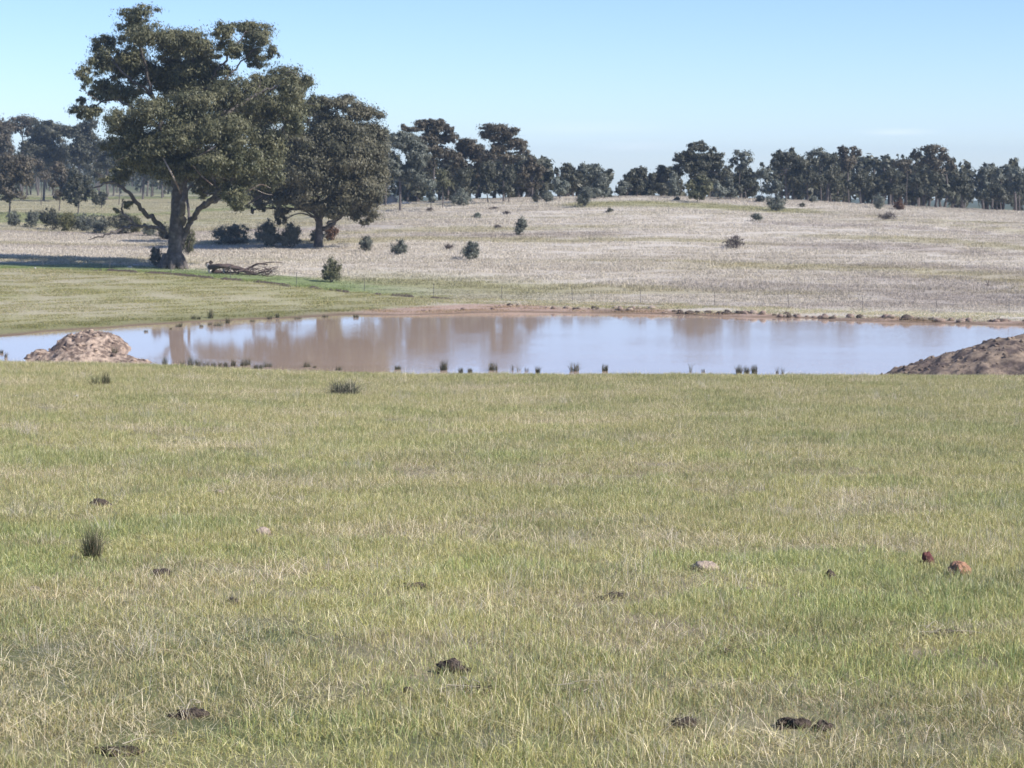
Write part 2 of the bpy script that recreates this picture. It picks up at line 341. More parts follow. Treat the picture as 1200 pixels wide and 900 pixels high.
def leaves(cent, rad, n, L_, W_, colA, colB, droop=.6, squash=.9, sub=14, vary=.5, subr=.34):
    """leaf-sized faces gathered in clumps inside the ellipsoids (cent, rad); returns quads and colours"""
    cent = np.atleast_2d(cent); rad = np.atleast_2d(rad)
    vol = rad[:, 0] * rad[:, 2] + 1e-6; cnt = np.maximum((n * vol / vol.sum()).astype(int), 12)
    Cs, Ns, Cl = [], [], []
    for c, r, m in zip(cent, rad, cnt):
        ns = max(4, int(sub * (m / max(cnt.mean(), 1)) ** .5))
        d = rng.normal(size=(ns, 3)); d /= np.linalg.norm(d, axis=1)[:, None]
        d[:, 2] = np.abs(d[:, 2]) * np.where(rng.random(ns) < .58, 1, -1)
        sc_ = d * (rng.random(ns) ** .45)[:, None] * .90
        sr = subr * (.45 + 1.1 * rng.random(ns))
        k = rng.integers(0, ns, m)
        g = rng.normal(size=(m, 3)); g /= np.linalg.norm(g, axis=1)[:, None] + 1e-9
        g *= np.minimum(np.abs(rng.normal(size=m)) * .50 + .12 * rng.random(m), 1.5)[:, None]
        g[:, 2] -= .25 * rng.random(m) ** 2
        g[:, 2] *= squash
        p = c + (sc_[k] + g * sr[k][:, None]) * r
        gd = g / (np.linalg.norm(g, axis=1)[:, None] + 1e-6); nn = gd * .85 + sc_[k] * .45 + rng.normal(size=(m, 3)) * .38 + np.array([0, 0, .30]); nn /= np.linalg.norm(nn, axis=1)[:, None]
        tone = rng.random(ns)[k] * .7 + rng.random(m) * .3
        Cs.append(p); Ns.append(nn); Cl.append(mixc(np.array(colA), np.array(colB), tone) * (1 + vary * (rng.random(m) - .5))[:, None])
    Pn = np.vstack(Cs); Nn = np.vstack(Ns); Cl = np.vstack(Cl); m = len(Pn)
    a = rng.normal(size=(m, 3)); a[:, 2] -= droop * 2; a -= (a * Nn).sum(1)[:, None] * Nn; a /= np.linalg.norm(a, axis=1)[:, None] + 1e-9
    b_ = np.cross(Nn, a); l = L_ * (.6 + .8 * rng.random(m))[:, None] / 2; w = W_ * (.6 + .8 * rng.random(m))[:, None] / 2
    V = np.stack([Pn - a * l, Pn + b_ * w, Pn + a * l, Pn - b_ * w], 1).reshape(-1, 3)
    Q = np.arange(4 * m).reshape(m, 4)
    return V, Q, np.repeat(Cl, 4, 0)
def blob_surface(n_lat, n_lon, r, amp, freq, seed, flat=1.0):
    """an irregular lump"""
    th = np.linspace(0, math.pi, n_lat)[:, None]; ph = np.linspace(0, 2 * math.pi, n_lon, endpoint=False)[None, :]
    D = np.stack([np.sin(th) * np.cos(ph), np.sin(th) * np.sin(ph), np.cos(th) + 0 * ph], -1)
    nn = fbm(D[..., 0] * freq + 7 * seed + D[..., 2] * freq * .7, D[..., 1] * freq - D[..., 2] * freq * .9 + 3 * seed, seed, 4) - .5
    V = D * np.array(r) * (1 + amp * nn * 2)[..., None]
    V[0] = V[0].mean(0); V[-1] = V[-1].mean(0)
    i = np.arange(n_lat - 1)[:, None] * n_lon; j = np.arange(n_lon)[None, :]; j2 = (j + 1) % n_lon
    Q = np.stack([i + j, i + n_lon + j, i + n_lon + j2, i + j2], -1).reshape(-1, 4)
    return V.reshape(-1, 3), Q

# ------------------------------------------------------------------ ground and water
def axis_(core, step, grow, lim):
    a = list(np.arange(0, core, step)); s = step
    while a[-1] < lim: s *= grow; a.append(a[-1] + s)
    return np.array(a)
ax = axis_(80, .6, 1.09, 1400); gx = np.concatenate([-ax[:0:-1], ax])
gy = np.concatenate([np.arange(-60, 4, 4), np.arange(4, 215, .5), np.arange(215, 420, 1.5)]); s = 1.5; l_ = [gy[-1]]
while l_[-1] < 1500: s *= 1.07; l_.append(l_[-1] + s)
gy = np.concatenate([gy, l_[1:]])
GX, GY = np.meshgrid(gx, gy, indexing='ij'); GZ = zg(GX, GY)
gc = field(GX, GY, GZ)
V = np.stack([GX, GY, GZ], -1).reshape(-1, 3); ny = len(gy)
i = np.arange(len(gx) - 1)[:, None] * ny; j = np.arange(ny - 1)[None, :]
Q = np.stack([i + j, i + ny + j, i + ny + j + 1, i + j + 1], -1).reshape(-1, 4)
ground = tag(obj('ground', mesh('ground', V, Q, col=gc.reshape(-1, 3), mats=[M['ground']], smooth=True)), kind='structure')
wx0, wx1, wy0, wy1 = -62, 62, 108, 172
nx = 60
wxs = np.linspace(wx0, wx1, nx); wys = np.linspace(wy0, wy1, nx); A_, B_ = np.meshgrid(wxs, wys, indexing='ij')
i = np.arange(nx - 1)[:, None] * nx; j = np.arange(nx - 1)[None, :]
Qw = np.stack([i + j, i + nx + j, i + nx + j + 1, i + j + 1], -1).reshape(-1, 4)
tag(obj('water', mesh('water', np.stack([A_, B_, ZW + 0 * A_], -1).reshape(-1, 3), Qw, mats=[M['water']])), kind='structure')
print('terrain', round(time.time() - T0, 1))

# ------------------------------------------------------------------ grass (instanced patches of blades)
def blades(n, half, h, w, lean, cols, wts, bend=.6, tuft=None, soft=False):
    if soft:
        x = rng.normal(size=n) * half * .62; y = rng.normal(size=n) * half * .62
    elif tuft is None:
        x = (rng.random(n) * 2 - 1) * half; y = (rng.random(n) * 2 - 1) * half
    else:
        k = rng.integers(0, tuft, n); cx = (rng.random(tuft) * 2 - 1) * half; cy = (rng.random(tuft) * 2 - 1) * half
        sp_ = half * .16; x = cx[k] + rng.normal(size=n) * sp_; y = cy[k] + rng.normal(size=n) * sp_
    hh = h * (.45 + .9 * rng.random(n)); ang = rng.random(n) * 2 * math.pi; ln = lean * np.abs(rng.normal(size=n))
    dx, dy = np.cos(ang) * ln, np.sin(ang) * ln
    fa = rng.random(n) * 2 * math.pi; fx, fy = np.cos(fa) * w / 2, np.sin(fa) * w / 2; ws = (.6 + .8 * rng.random(n))
    base = np.stack([x, y, 0 * x - .01], -1); f = np.stack([fx * ws, fy * ws, 0 * x], -1)
    nrm = 1 / np.sqrt(1 + ln ** 2)
    mid = base + np.stack([dx * hh * .45, dy * hh * .45, hh * .54 * nrm], -1)
    tip = base + np.stack([dx * hh * (1 + bend * .3), dy * hh * (1 + bend * .3), hh * (1 - bend * .25) * nrm], -1)
    V = np.stack([base - f, base + f, mid + f * .8, mid - f * .8, tip], 1).reshape(-1, 3)
    o = np.arange(n)[:, None] * 5
    Q = o + np.array([[0, 1, 2, 3]]); T = o + np.array([[3, 2, 4]])
    ci = rng.choice(len(cols), n, p=np.array(wts) / sum(wts)); c = np.array(cols)[ci] * (.62 + .76 * rng.random(n))[:, None]
    return V, Q, T, np.repeat(c, 5, 0)
def join(parts):
    V, Q, T, Cc = [], [], [], []; n = 0
    for v, q, t, c in parts:
        V.append(v); Q.append(q + n); T.append(t + n); Cc.append(c); n += len(v)
    return np.vstack(V), np.vstack(Q), np.vstack(T), np.vstack(Cc)
def scatter(name, label, protos, X, Y, Z, scl, tintc, idx):
    coll = bpy.data.collections.new(name + '_patches')
    for p in protos: coll.objects.link(p)
    n = len(X); me = bpy.data.meshes.new(name); me.vertices.add(n); me.vertices.foreach_set('co', np.stack([X, Y, Z], -1).astype(np.float32).ravel())
    a = me.attributes.new('tint', 'FLOAT_COLOR', 'POINT'); c = np.ones((n, 4), np.float32); c[:, :3] = tintc; a.data.foreach_set('color', c.ravel())
    a = me.attributes.new('scl', 'FLOAT_VECTOR', 'POINT'); a.data.foreach_set('vector', np.asarray(scl, np.float32).ravel())
    r = np.zeros((n, 3), np.float32); r[:, 2] = rng.random(n) * 6.283; a = me.attributes.new('rot', 'FLOAT_VECTOR', 'POINT'); a.data.foreach_set('vector', r.ravel())
    a = me.attributes.new('idx', 'INT', 'POINT'); a.data.foreach_set('value', np.asarray(idx, np.int32))
    o = obj(name, me); tag(o, kind='stuff')
    if label: o['label'] = label
    g = bpy.data.node_groups.new(name, 'GeometryNodeTree'); g.interface.new_socket('Geometry', in_out='INPUT', socket_type='NodeSocketGeometry'); g.interface.new_socket('Geometry', in_out='OUTPUT', socket_type='NodeSocketGeometry')
    gi = g.nodes.new('NodeGroupInput'); go = g.nodes.new('NodeGroupOutput'); ip = g.nodes.new('GeometryNodeInstanceOnPoints'); ci = g.nodes.new('GeometryNodeCollectionInfo')
    ci.inputs['Collection'].default_value = coll; ci.inputs['Separate Children'].default_value = True; ci.inputs['Reset Children'].default_value = True
    ip.inputs['Pick Instance'].default_value = True
    def na(nm, dt):
        q = g.nodes.new('GeometryNodeInputNamedAttribute'); q.data_type = dt; q.inputs['Name'].default_value = nm; return q.outputs[0]
    g.links.new(gi.outputs[0], ip.inputs['Points']); g.links.new(ci.outputs[0], ip.inputs['Instance'])
    g.links.new(na('idx', 'INT'), ip.inputs['Instance Index']); g.links.new(na('rot', 'FLOAT_VECTOR'), ip.inputs['Rotation']); g.links.new(na('scl', 'FLOAT_VECTOR'), ip.inputs['Scale'])
    g.links.new(ip.outputs[0], go.inputs[0]); md = o.modifiers.new('scatter', 'NODES'); md.node_group = g
    return o
def proto(name, data, m):
    return bpy.data.objects.new(name, mesh(name, data[0], data[1], data[2], data[3], [m]))
# colours are relative to the patch tint (mean about 1)
HAY = (2.1, 2.0, 2.35)
GREEN, OLIVE, STRAW, PALE, BROWN = (.62, .76, .56), (.95, .96, .62), (1.30, 1.24, 1.16), (1.66, 1.6, 1.8), (.72, .60, .50)
pr = []
for k in range(4):
    q = join([blades(3100, .4, .043, .0021, 1.0, [GREEN, OLIVE, STRAW, PALE, BROWN], [26, 28, 25, 10, 11]),
              blades(900, .4, .062, .0021, .7, [GREEN, OLIVE, STRAW, PALE], [25, 35, 28, 12], tuft=14),
              blades(85, .4, .085, .0014, 1.2, [HAY, STRAW], [70, 30], bend=.3)])
    pr.append(proto('grass_patch', q, M['grass']))
for k in range(2):   # greener dense tufts
    q = join([blades(3300, .4, .052, .0026, .8, [GREEN, OLIVE, STRAW, BROWN, PALE], [42, 28, 18, 6, 6])])
    pr.append(proto('grass_patch', q, M['grass']))
for k in range(2):   # strawy patches
    q = join([blades(2500, .4, .038, .0024, 1.2, [GREEN, OLIVE, STRAW, PALE, BROWN], [15, 24, 32, 14, 15]), blades(160, .4, .11, .0016, 1.5, [HAY, STRAW], [75, 25], bend=.3)])
    pr.append(proto('grass_patch', q, M['grass']))
xs, ys = [], []
yy = 5.2
while yy < 44:
    hw = yy * .31 + 1.0; st = .52 if yy < 20 else .60
    x = np.arange(-hw, hw, st); xs.append(x + (rng.random(len(x)) - .5) * st * .8); ys.append(yy + (rng.random(len(x)) - .5) * st * .8); yy += st
X = np.concatenate(xs); Y = np.concatenate(ys); k = (rng.random(len(X)) > .01) | (Y > 30); X, Y = X[k], Y[k]; Z = zg(X, Y)
gr = fbm(X * 1.3, Y * 1.1, 31, 4); stw = fbm(X * 1.1, Y * .9, 35, 4)
rj = rng.random(len(X)); idx = np.where((gr > .55) & (rj < .6), rng.integers(4, 6, len(X)), np.where((stw > .56) & (rj < .7), rng.integers(6, 8, len(X)), rng.integers(0, 4, len(X))))
t = np.array([.44, .41, .215]) * np.ones((len(X), 1))
t = mixc(t, np.array([.38, .39, .20]), sstep(.48, .68, gr) * .8); t = mixc(t, np.array([.43, .385, .235]), sstep(.48, .68, stw))
t = mixc(t, np.array([.40, .35, .26]), sstep(.60, .70, fbm(X * 1.7, Y * 1.5, 12, 3)) * .5)
t = t * (.80 + .28 * fbm(X * .2, Y * .15, 60, 3) + .22 * (vnoise(X * 2.1, Y * 2.1, 41) - .3))[:, None] * (1.17 - .04 * sstep(12, 25, Y))[:, None]
t = mixc(t, np.array([.47, .42, .255]), sstep(10, 38, Y) * .7)
sz = .7 + .55 * rng.random(len(X)) + .2 * sstep(.5, .7, gr)
wid = 1 + .018 * np.maximum(Y - 8, 0)
scatter('grass', 'short mixed green and straw coloured pasture grass', pr, X, Y, Z, np.stack([1.15 + 0 * X, 1.15 + 0 * X, sz * (1 + .012 * np.maximum(Y - 12, 0))], -1), t, idx)
# tall pale seed stalks standing in loose bunches through the near paddock
pr = []
for k in range(3):
    pr.append(proto('stalk_patch', blades(26, .10, .20, .0017, .5, [HAY, PALE, (1.7, 1.5, 1.2)], [50, 30, 20], bend=.5), M['grass']))
for k in range(2):
    pr.append(proto('stalk_patch', blades(14, .14, .13, .0018, 2.6, [HAY, PALE], [60, 40], bend=.4), M['grass']))
n = 1700; Y = 5.5 + 36 * rng.random(n) ** .75; X = (rng.random(n) * 2 - 1) * Y * .29
keep = fbm(X * .4, Y * .3, 63, 4) > .47; X = X[keep]; Y = Y[keep]; n = len(X)
sc_ = (.5 + .6 * rng.random(n))
scatter('dry_stalks', 'loose pale dry grass stalks in the near paddock', pr, X, Y, zg(X, Y), np.stack([sc_, sc_, sc_], -1), np.array([.30, .28, .20]) * np.ones((n, 1)), rng.integers(0, 5, n))

# pasture between pond and fence, and the dry hill: coarser tufts
pr = []
for k in range(4):
    pr.append(proto('pasture_patch', blades(520, 1.3, .10, .03, .6, [GREEN, OLIVE, STRAW, (1.2, 1.1, .9)], [22, 40, 20, 18], soft=True), M['dry']))
xs, ys = [], []
for yv in np.arange(118, 188, 1.8):
    x = np.arange(-yv * .29, yv * .29, 1.4); xs.append(x + (rng.random(len(x)) - .5) * 2); ys.append(yv + (rng.random(len(x)) - .5) * 3.6)
X = np.concatenate(xs); Y = np.concatenate(ys); Z = zg(X, Y); k = (Z > ZW + .09) & (Y < fenceD(X, Y) + 1) & (Y > 135)
X, Y, Z = X[k], Y[k], Z[k]
sc_ = .5 + .6 * fbm(X * .3, Y * .3, 70, 3)
scatter('pasture', 'short olive pasture between the pond and the fence', pr, X, Y, Z, np.stack([1 + 0 * X, 1 + 0 * X, sc_], -1), np.clip(field(X, Y) * 1.05, 0, 1), rng.integers(0, 4, len(X)))
pr = []
for k in range(4):
    pr.append(proto('tussock_patch', join([blades(430, 1.9, .20, .035, .45, [(1, 1, 1), (1.06, 1.05, 1.04), (.92, .9, .85), (.9, .9, .75)], [40, 30, 18, 12], tuft=26),
        blades(220, 2.0, .12, .04, .8, [(1, .98, .93), (.88, .88, .78)], [60, 40], soft=True)]), M['dry']))
xs, ys = [], []
for yv in np.arange(272, 520, 4.5):
    x = np.arange(-yv * .28, -yv * .04, 3.4); xs.append(x + (rng.random(len(x)) - .5) * 2.5); ys.append(yv + (rng.random(len(x)) - .5) * 3)
XF = np.concatenate(xs); YF = np.concatenate(ys)
xs, ys = [], []
for yv in np.arange(158, 335, 2.5):
    x = np.arange(-yv * .30, yv * .30, 2.5); xs.append(x + (rng.random(len(x)) - .5) * 2.6); ys.append(yv + (rng.random(len(x)) - .5) * 3.4)
X = np.concatenate(xs); Y = np.concatenate(ys); Z = zg(X, Y); df = Y - fenceD(X, Y)
k = (df > .3) & ~((pxu(X, Y) < 430) & (Y > 275)); X, Y = np.concatenate([X[k], XF]), np.concatenate([Y[k], YF]); Z = zg(X, Y); df = Y - fenceD(X, Y)
sc_ = (.45 + 1.1 * fbm(X * .2, Y * .2, 74, 3)) * (.55 + .45 * sstep(3, 12, df))
lush = sstep(10, 4, df) * sstep(560, 380, pxu(X, Y)); sc_ *= 1 - .5 * lush
scatter('dry_grass', 'pale dry grass covering the rise behind the pond', pr, X, Y, Z, np.stack([1.1 + 0 * X, 1.1 + 0 * X, sc_], -1), np.clip(field(X, Y) * 1.1, 0, 1), rng.integers(0, 4, len(X)))
print('grass', round(time.time() - T0, 1))

# ------------------------------------------------------------------ trees
OLG = ((.080, .090, .045), (.245, .230, .125))      # olive foliage: dark tone, light tone
DOL = ((.078, .080, .046), (.200, .180, .112))      # dark olive
BRN = ((.072, .068, .045), (.205, .165, .110))      # brown-tipped foliage
GRY = ((.105, .118, .092), (.24, .245, .19))      # grey-green foliage
PAL = ((.15, .17, .13), (.30, .31, .25))            # pale silvery foliage
DRK = ((.060, .066, .042), (.155, .148, .100))
TK = .61
def near_pt(P, c):
    d = np.linalg.norm(P[:, :3] - c, axis=1) + np.maximum(0, P[:, 2] - c[2]) * 1.5
    return P[np.argmin(d)]
def build_tree(name, label, group, px, row, D, blobs, trunk, limbs, pal, nleaf, leaf, r0, bark='bark', depth=None, extra=None, base=None, cat='tree', droop=.8, sub=14, twigs=5, subr=.40, foliage='crown', grow=1.08):
    """blobs: (px,row,rx,ry[,depth]) seen sizes; trunk and limbs: [(px,row,rpx[,depth])...] paths at the tree's own distance"""
    s = D / F
    b0 = np.array(base if base is not None else gpoint(px, D))
    cvt = lambda p, dd=0: np.array([at(p[0], p[1], D)[0], D + dd, at(p[0], p[1], D)[2]])
    t = thing(name, label, cat, b0, group)
    tb = Tubes(); br = Tubes(); nodes = []
    tp = [np.append(cvt(p, p[3] if len(p) > 3 else 0), p[2] * s) for p in trunk]
    tp[0][:3] = b0 - np.array([0, 0, .4])
    P = smooth_path(tp, 5); P[:, 3] = np.maximum(P[:, 3] * TK, .01)
    P[0, 3] *= 1.35 if len(trunk) > 2 else 1.1
    tb.add(P[:, :3], P[:, 3], 12 if r0 > 10 else 7, .12); nodes += list(P[len(P) // 4:])
    for l in limbs:
        lp = [np.append(cvt(p, p[3] if len(p) > 3 else 0), p[2] * s * TK) for p in l]
        Q_ = smooth_path(lp, 6); Q_[1:-1, :3] += rng.normal(size=(len(Q_) - 2, 3)) * s * 1.0
        (tb if l[0][2] > 3.5 else br).add(Q_[:, :3], np.maximum(Q_[:, 3], .012), 8 if r0 > 10 else 5, .1); nodes += list(Q_[len(Q_) // 4:])
    nodes = np.array(nodes)
    cs, rs = [], []
    for bl in blobs:
        dd = bl[4] if len(bl) > 4 else (rng.random() * 2 - 1) * (depth or 0)
        c = cvt(bl, dd); cs.append(c); rd = (bl[2] + bl[3]) / 2 * s * grow; rs.append([bl[2] * s * grow, max(rd, .3), bl[3] * s * grow])
        if twigs:
            q = near_pt(nodes, c); dst = np.linalg.norm(q[:3] - c); r1 = min(q[3] * .6, .02 * dst + bl[2] * s * .05)
            md = (q[:3] + c) / 2 + np.array([0, 0, .12 * dst]) + rng.normal(size=3) * .07 * dst
            pth = smooth_path([q[:3], md, c], 5); br.add(pth, [r1, r1 * .45], 5)
            for _ in range(twigs):
                e = c + rng.normal(size=3) * np.array(rs[-1]) * .5; e[2] += rs[-1][2] * .15
                st = pth[rng.integers(len(pth) // 2, len(pth))]
                br.add(smooth_path([st, (st + e) / 2 + rng.normal(size=3) * .08 * rs[-1][0], e], 3), [r1 * .5, r1 * .14], 4)
    if extra: extra(t, cvt, s, b0, br)
    obj('trunk', tb.build('trunk', M[bark], b0), t)
    if br.n: obj('branches', br.build('branches', M[bark], b0), t)
    if nleaf:
        V, Q, Cc = leaves(np.array(cs), np.array(rs), nleaf, leaf[0], leaf[1], pal[0], pal[1], droop=droop, sub=sub, subr=subr)
        obj(foliage, mesh(foliage, V - b0, Q, col=Cc, mats=[M['leaf']]), t)
    return t

# the great gum on the left
rng = np.random.default_rng(21)
B1 = [(165,16,22,11),(150,32,17,13),(120,50,17,13),(133,74,26,18),(176,44,28,18),(215,50,30,18),(240,62,18,14),(108,92,10,12),(130,108,20,13),(98,130,17,10),(88,117,6,6),(112,132,12,8),
      (152,78,28,20),(190,84,32,20),(226,84,26,16),(285,34,28,13),(263,36,14,12),(304,46,13,14),(320,62,8,9),(272,58,15,11),(262,88,16,12),(244,98,18,12),
      (332,92,30,16),(350,108,18,16),(364,95,7,8),(318,122,32,20),(344,140,17,18),(300,98,22,14),
      (158,148,24,22,-5),(196,132,30,18,-6),(240,122,34,18,-5),(283,112,28,18,-4),(226,160,38,22,-6),(176,176,30,20,-4),(275,158,36,24,-6),(312,166,24,24,-2),
      (205,150,40,24,5),(260,140,40,26,6),(200,105,34,20,5),(232,195,30,16,3),(182,192,26,12,2),
      (300,196,26,16,-3),(322,192,10,16),(279,226,20,12,-4),(292,212,20,14,0),(262,190,22,13,-7),
      (150,160,16,14,3),(126,172,17,9,3),(146,186,14,9,4),(132,200,12,7,3),(118,212,8,5,2),(150,206,13,7,-3),(158,238,8,5,-3),(143,246,6,3,-3),(196,206,24,12,4),(168,196,20,12,4),(240,205,24,14,4),(222,190,26,14,-4),(266,186,30,18,-2),(290,186,26,18,-5),(312,205,18,16,2),(262,212,16,11,5),(288,234,12,10,-3),(256,224,15,9,3),(240,212,14,10,2),(205,196,24,13,-5),(178,186,24,14,-5),(190,176,22,14,-6),(226,200,18,11,-5),(160,178,18,12,-5),(276,240,9,8,2),(228,226,9,8,4),(206,58,28,16,2),(146,66,20,14,3),(200,84,34,16,4),(146,110,18,12,2),(118,100,12,9,1),(236,78,18,14,2),(300,70,14,10,1),(345,122,22,18,3),(300,130,30,20,3),(112,108,14,9),(122,74,16,16),(285,60,16,12,1)]
T1 = [(203,318,20),(203,309,16.5),(205,295,14.5),(206,275,13.5),(208,250,13),(209,232,12.5),(211,212,9)]
L1 = [[(209,232,9),(203,205,7.5),(192,172,6),(180,130,4.5,2),(168,85,3,2),(160,45,1.8)],
      [(211,215,8),(217,180,6.5,2),(226,140,5,3),(236,105,3.6,2),(226,70,2,0)],
      [(210,225,8),(228,190,6.5,-2),(250,150,5,-3),(285,120,3.6),(325,100,2)],
      [(240,105,3.6,2),(252,86,2.8),(268,66,2.2),(285,42,1.3)],
      [(258,100,2.5),(276,80,1.8),(300,56,1.1)],
      [(212,286,5.8),(220,267,5.6),(232,249,5.2,-1),(248,235,4.8,-2),(266,218,4.5,-2),(290,198,2.5,-2)],
      [(214,262,6),(220,240,5.5,-3),(223,215,5,-3),(230,196,4,-3),(246,192,3,-4),(262,214,2,-5)],
      [(240,242,5,-1),(262,228,4.2,1),(290,205,3.4,2),(318,170,2.6,1),(340,140,1.6)],
      [(196,278,5.5),(186,262,5),(172,246,4.2,-2),(160,228,3.6,-3),(140,214,2.6,-3),(116,220,1.1,-3)],
      [(193,272,4),(180,264,3.6,-3),(160,264,2.8,-4),(140,272,2.0,-5),(116,279,.7,-5)],
      [(168,262,2.2,-4),(152,246,1.8,-4),(154,232,1.1,-4)],
      [(183,150,4,2),(158,128,3),(132,116,2.2),(104,126,1.1)],
      [(190,165,4,1),(160,168,3,2),(130,176,1.6,3)],
      [(200,200,5,-2),(180,186,3.2,-3),(160,160,2,-4)],
      [(175,110,3,2),(150,90,2.2),(125,60,1.2)]]
def ex1(t, cvt, s, b0, br):
    for l in [[(204,185,1.6,-6),(212,198,2.0,-6.5),(218,212,2.0,-6),(222,226,1.6,-5)], [(240,194,1.4,-7),(250,206,1.3,-7),(262,216,.8,-7)],
              [(238,186,1.0,-6),(252,180,1.5,-7),(266,172,1.2,-7)], [(297,223,.8,-3),(310,216,.9,-3),(322,220,.4,-3)], [(302,220,.6,-3),(314,226,.6,-3),(324,228,.3,-3)]]:
        pb = Tubes(); lp = smooth_path([np.append(cvt(p, p[3]), p[2] * s) for p in l], 6); pb.add(lp[:, :3], lp[:, 3] * .5, 6, .1); obj('peeled_branch', pb.build('peeled_branch', M['pale_bark'], b0), t)
    st = Tubes()      # root flare with a dark hollow below
    for a in np.linspace(0, 6.28, 9)[:-1]:
        dv = np.array([math.cos(a), math.sin(a), 0]); r = 11 * s
        c0 = b0 + dv * r * .55 + np.array([0, 0, 1.1]); c1 = b0 + dv * r * 1.15 + np.array([0, 0, .25]); c2 = b0 + dv * r * 1.55 + np.array([0, 0, -.15])
        st.add(smooth_path([c0, c1, c2], 4), [.42, .34, .16], 7, .15)
    obj('root_flare', st.build('root_flare', M['bark'], b0), t)
build_tree('gum_tree', 'huge spreading gum with thick grey trunk, tallest tree in the paddock, standing by the fence', None, 203, 317, 190, B1, T1, L1, OLG, 330000, (.27, .095), 15, depth=5, extra=ex1, sub=34, twigs=7, subr=.44, grow=1.15)
# second gum
rng = np.random.default_rng(5)
B2 = [(392,124,30,14),(362,132,22,14),(424,136,24,16),(400,150,40,22,-3),(345,162,28,20),(436,164,20,22),(370,168,34,24,-4),(412,182,40,26,-4),(442,196,15,26),(338,192,28,24,-1),(372,204,38,26,-5),
      (322,216,26,18),(305,228,18,12),(412,222,34,22,-3),(436,226,16,20),(350,232,30,16,-2),(392,244,24,14,-3),(425,250,18,12),(431,258,8,6),(330,246,12,9),(306,243,6,8),(292,240,6,5),(326,254,4,9),(336,256,3,8),(290,248,2,7),(380,180,40,40,5),(350,210,40,26,5),(405,200,40,40,4)]
T2 = [(373,291,11),(373,284,8.5),(374,272,7.5),(374,258,7)]
L2 = [[(374,262,5.5),(366,242,4.5),(352,220,3.5),(335,200,2)],[(374,260,6),(380,236,5),(392,205,4),(400,165,2.4),(395,130,1.2)],[(378,270,4.5),(392,260,4),(406,246,3.2),(425,228,1.8)],[(372,250,4.5,2),(368,215,4,2),(365,170,2.5,1),(362,140,1.3)],[(385,262,2.4,-2),(400,252,2.2,-2),(420,250,1)]]
build_tree('gum_tree', 'broad dense dark gum with a rounded crown, standing just behind the tallest gum', None, 373, 290, 225, B2, T2, L2, DOL, 240000, (.31, .12), 9, depth=4, sub=26, twigs=5)
print('gums', round(time.time() - T0, 1))

# auto trees of the tree lines: (px, base row or None, D, crown [(px,row,rx,ry)...], trunk half width px, palette, droop, label, group, leaf factor)
def auto(label, px, D, crowns, pal, r=1.6, group=None, dens=1.0, name='gum_tree', split=True, low=False, base=None, cat='tree', twigs=2, bark='far_bark'):
    s = D / F; b0 = np.array(base if base is not None else gpoint(px, D))
    # base row in the picture
    brow = 450 - F * math.tan(math.atan2(b0[2], b0[1]) + PITCH)
    bl = []
    for (cx, cy, rx, ry) in crowns:
        if not split or min(rx, ry) < 7: bl.append((cx, cy, rx, ry)); continue
        k = int(3 + rx * ry / 45)
        for i in range(k):
            a = rng.random() * 6.283; q = rng.random() ** .5 * .62
            bl.append((cx + math.cos(a) * q * rx, cy + math.sin(a) * q * ry, rx * (.36 + .22 * rng.random()), ry * (.34 + .22 * rng.random())))
    top = min(c[1] for c in crowns); mc = crowns[0]; cxm = np.mean([c[0] for c in crowns]); cym = np.mean([c[1] for c in crowns])
    lean = rng.normal() * 1.2
    fork = cym + (brow - cym) * (.15 if not low else .5)
    trunk = [(px, brow, r), (px + lean * .3, (brow + fork) / 2, r * .85), (px + lean, fork, r * .7), (cxm, cym, r * .35)]
    limbs = [[(px + lean, fork, r * .55), ((px + cx) / 2 + rng.normal(), (fork + cy) / 2 + 1, r * .42), (cx, cy, r * .2)] for (cx, cy, rx, ry) in crowns[1:7]]
    area = sum(c[2] * c[3] for c in crowns)
    n = int(min(34000, (area * 26 * dens + 500)))
    wd = max(c[2] for c in crowns) * s * .5
    return build_tree(name, label, group, px, brow, D, bl, trunk, limbs, pal, n, (.34 * D / 300, .15 * D / 300), r, bark=bark, depth=wd, base=b0, cat=cat, sub=12, twigs=twigs, subr=.46, grow=1.27 if D < 340 else 1.5)

rng = np.random.default_rng(33)
GL, GC, GM, GR = 'gums on the flat behind the tallest gum', 'gums crowding the rise behind the dark gum', 'trees along the middle of the ridge', 'gums in the long line along the ridge'
auto('reddish brown gum cut by the picture edge, above the leaning small gum', -2, 455, [(2,160,18,20),(-14,190,22,22),(12,200,12,16),(6,145,8,7)], BRN, 2.4, GL)
auto('umbrella-topped gum with clear sky under its small crown', 27, 480, [(27,142,12,6),(20,150,7,8),(36,152,6,8)], BRN, 1.6, GL)
auto('wide dark gum with a flat top, standing behind the spindly small gums', 52, 470, [(52,158,24,14),(38,176,16,14),(62,180,18,14),(50,194,16,8),(50,147,16,6)], DRK, 2.4, GL, 1.2)
auto('tall paler gum with see-through crown, next to the wide dark flat-topped one', 93, 465, [(92,154,17,12),(104,170,16,16),(84,178,14,14),(110,148,10,9),(96,190,14,8)], DRK, 2.2, GL, .8)
auto('dark low-spreading gum behind the lowest left limb of the tallest gum', 126, 475, [(128,172,22,12),(112,182,14,10),(144,182,14,11),(128,192,16,7)], DRK, 2.2, GL, 1.1)
auto('gum half hidden behind the fork of the tallest gum', 168, 480, [(165,180,22,16),(150,196,16,12),(182,200,16,12)], DRK, 2.2, GL)
auto('leaning small gum with bushy brownish crown near the picture edge', 12, 345, [(16,190,20,14),(4,208,16,14),(28,204,13,16),(12,226,15,11)], BRN, 1.8, GL, 1.1)
auto('spindly small gum with narrow dull crown, behind the row of shrubs', 70, 370, [(70,200,11,11),(66,214,8,10),(76,216,8,11),(70,228,6,5)], BRN, 1.1, GL)
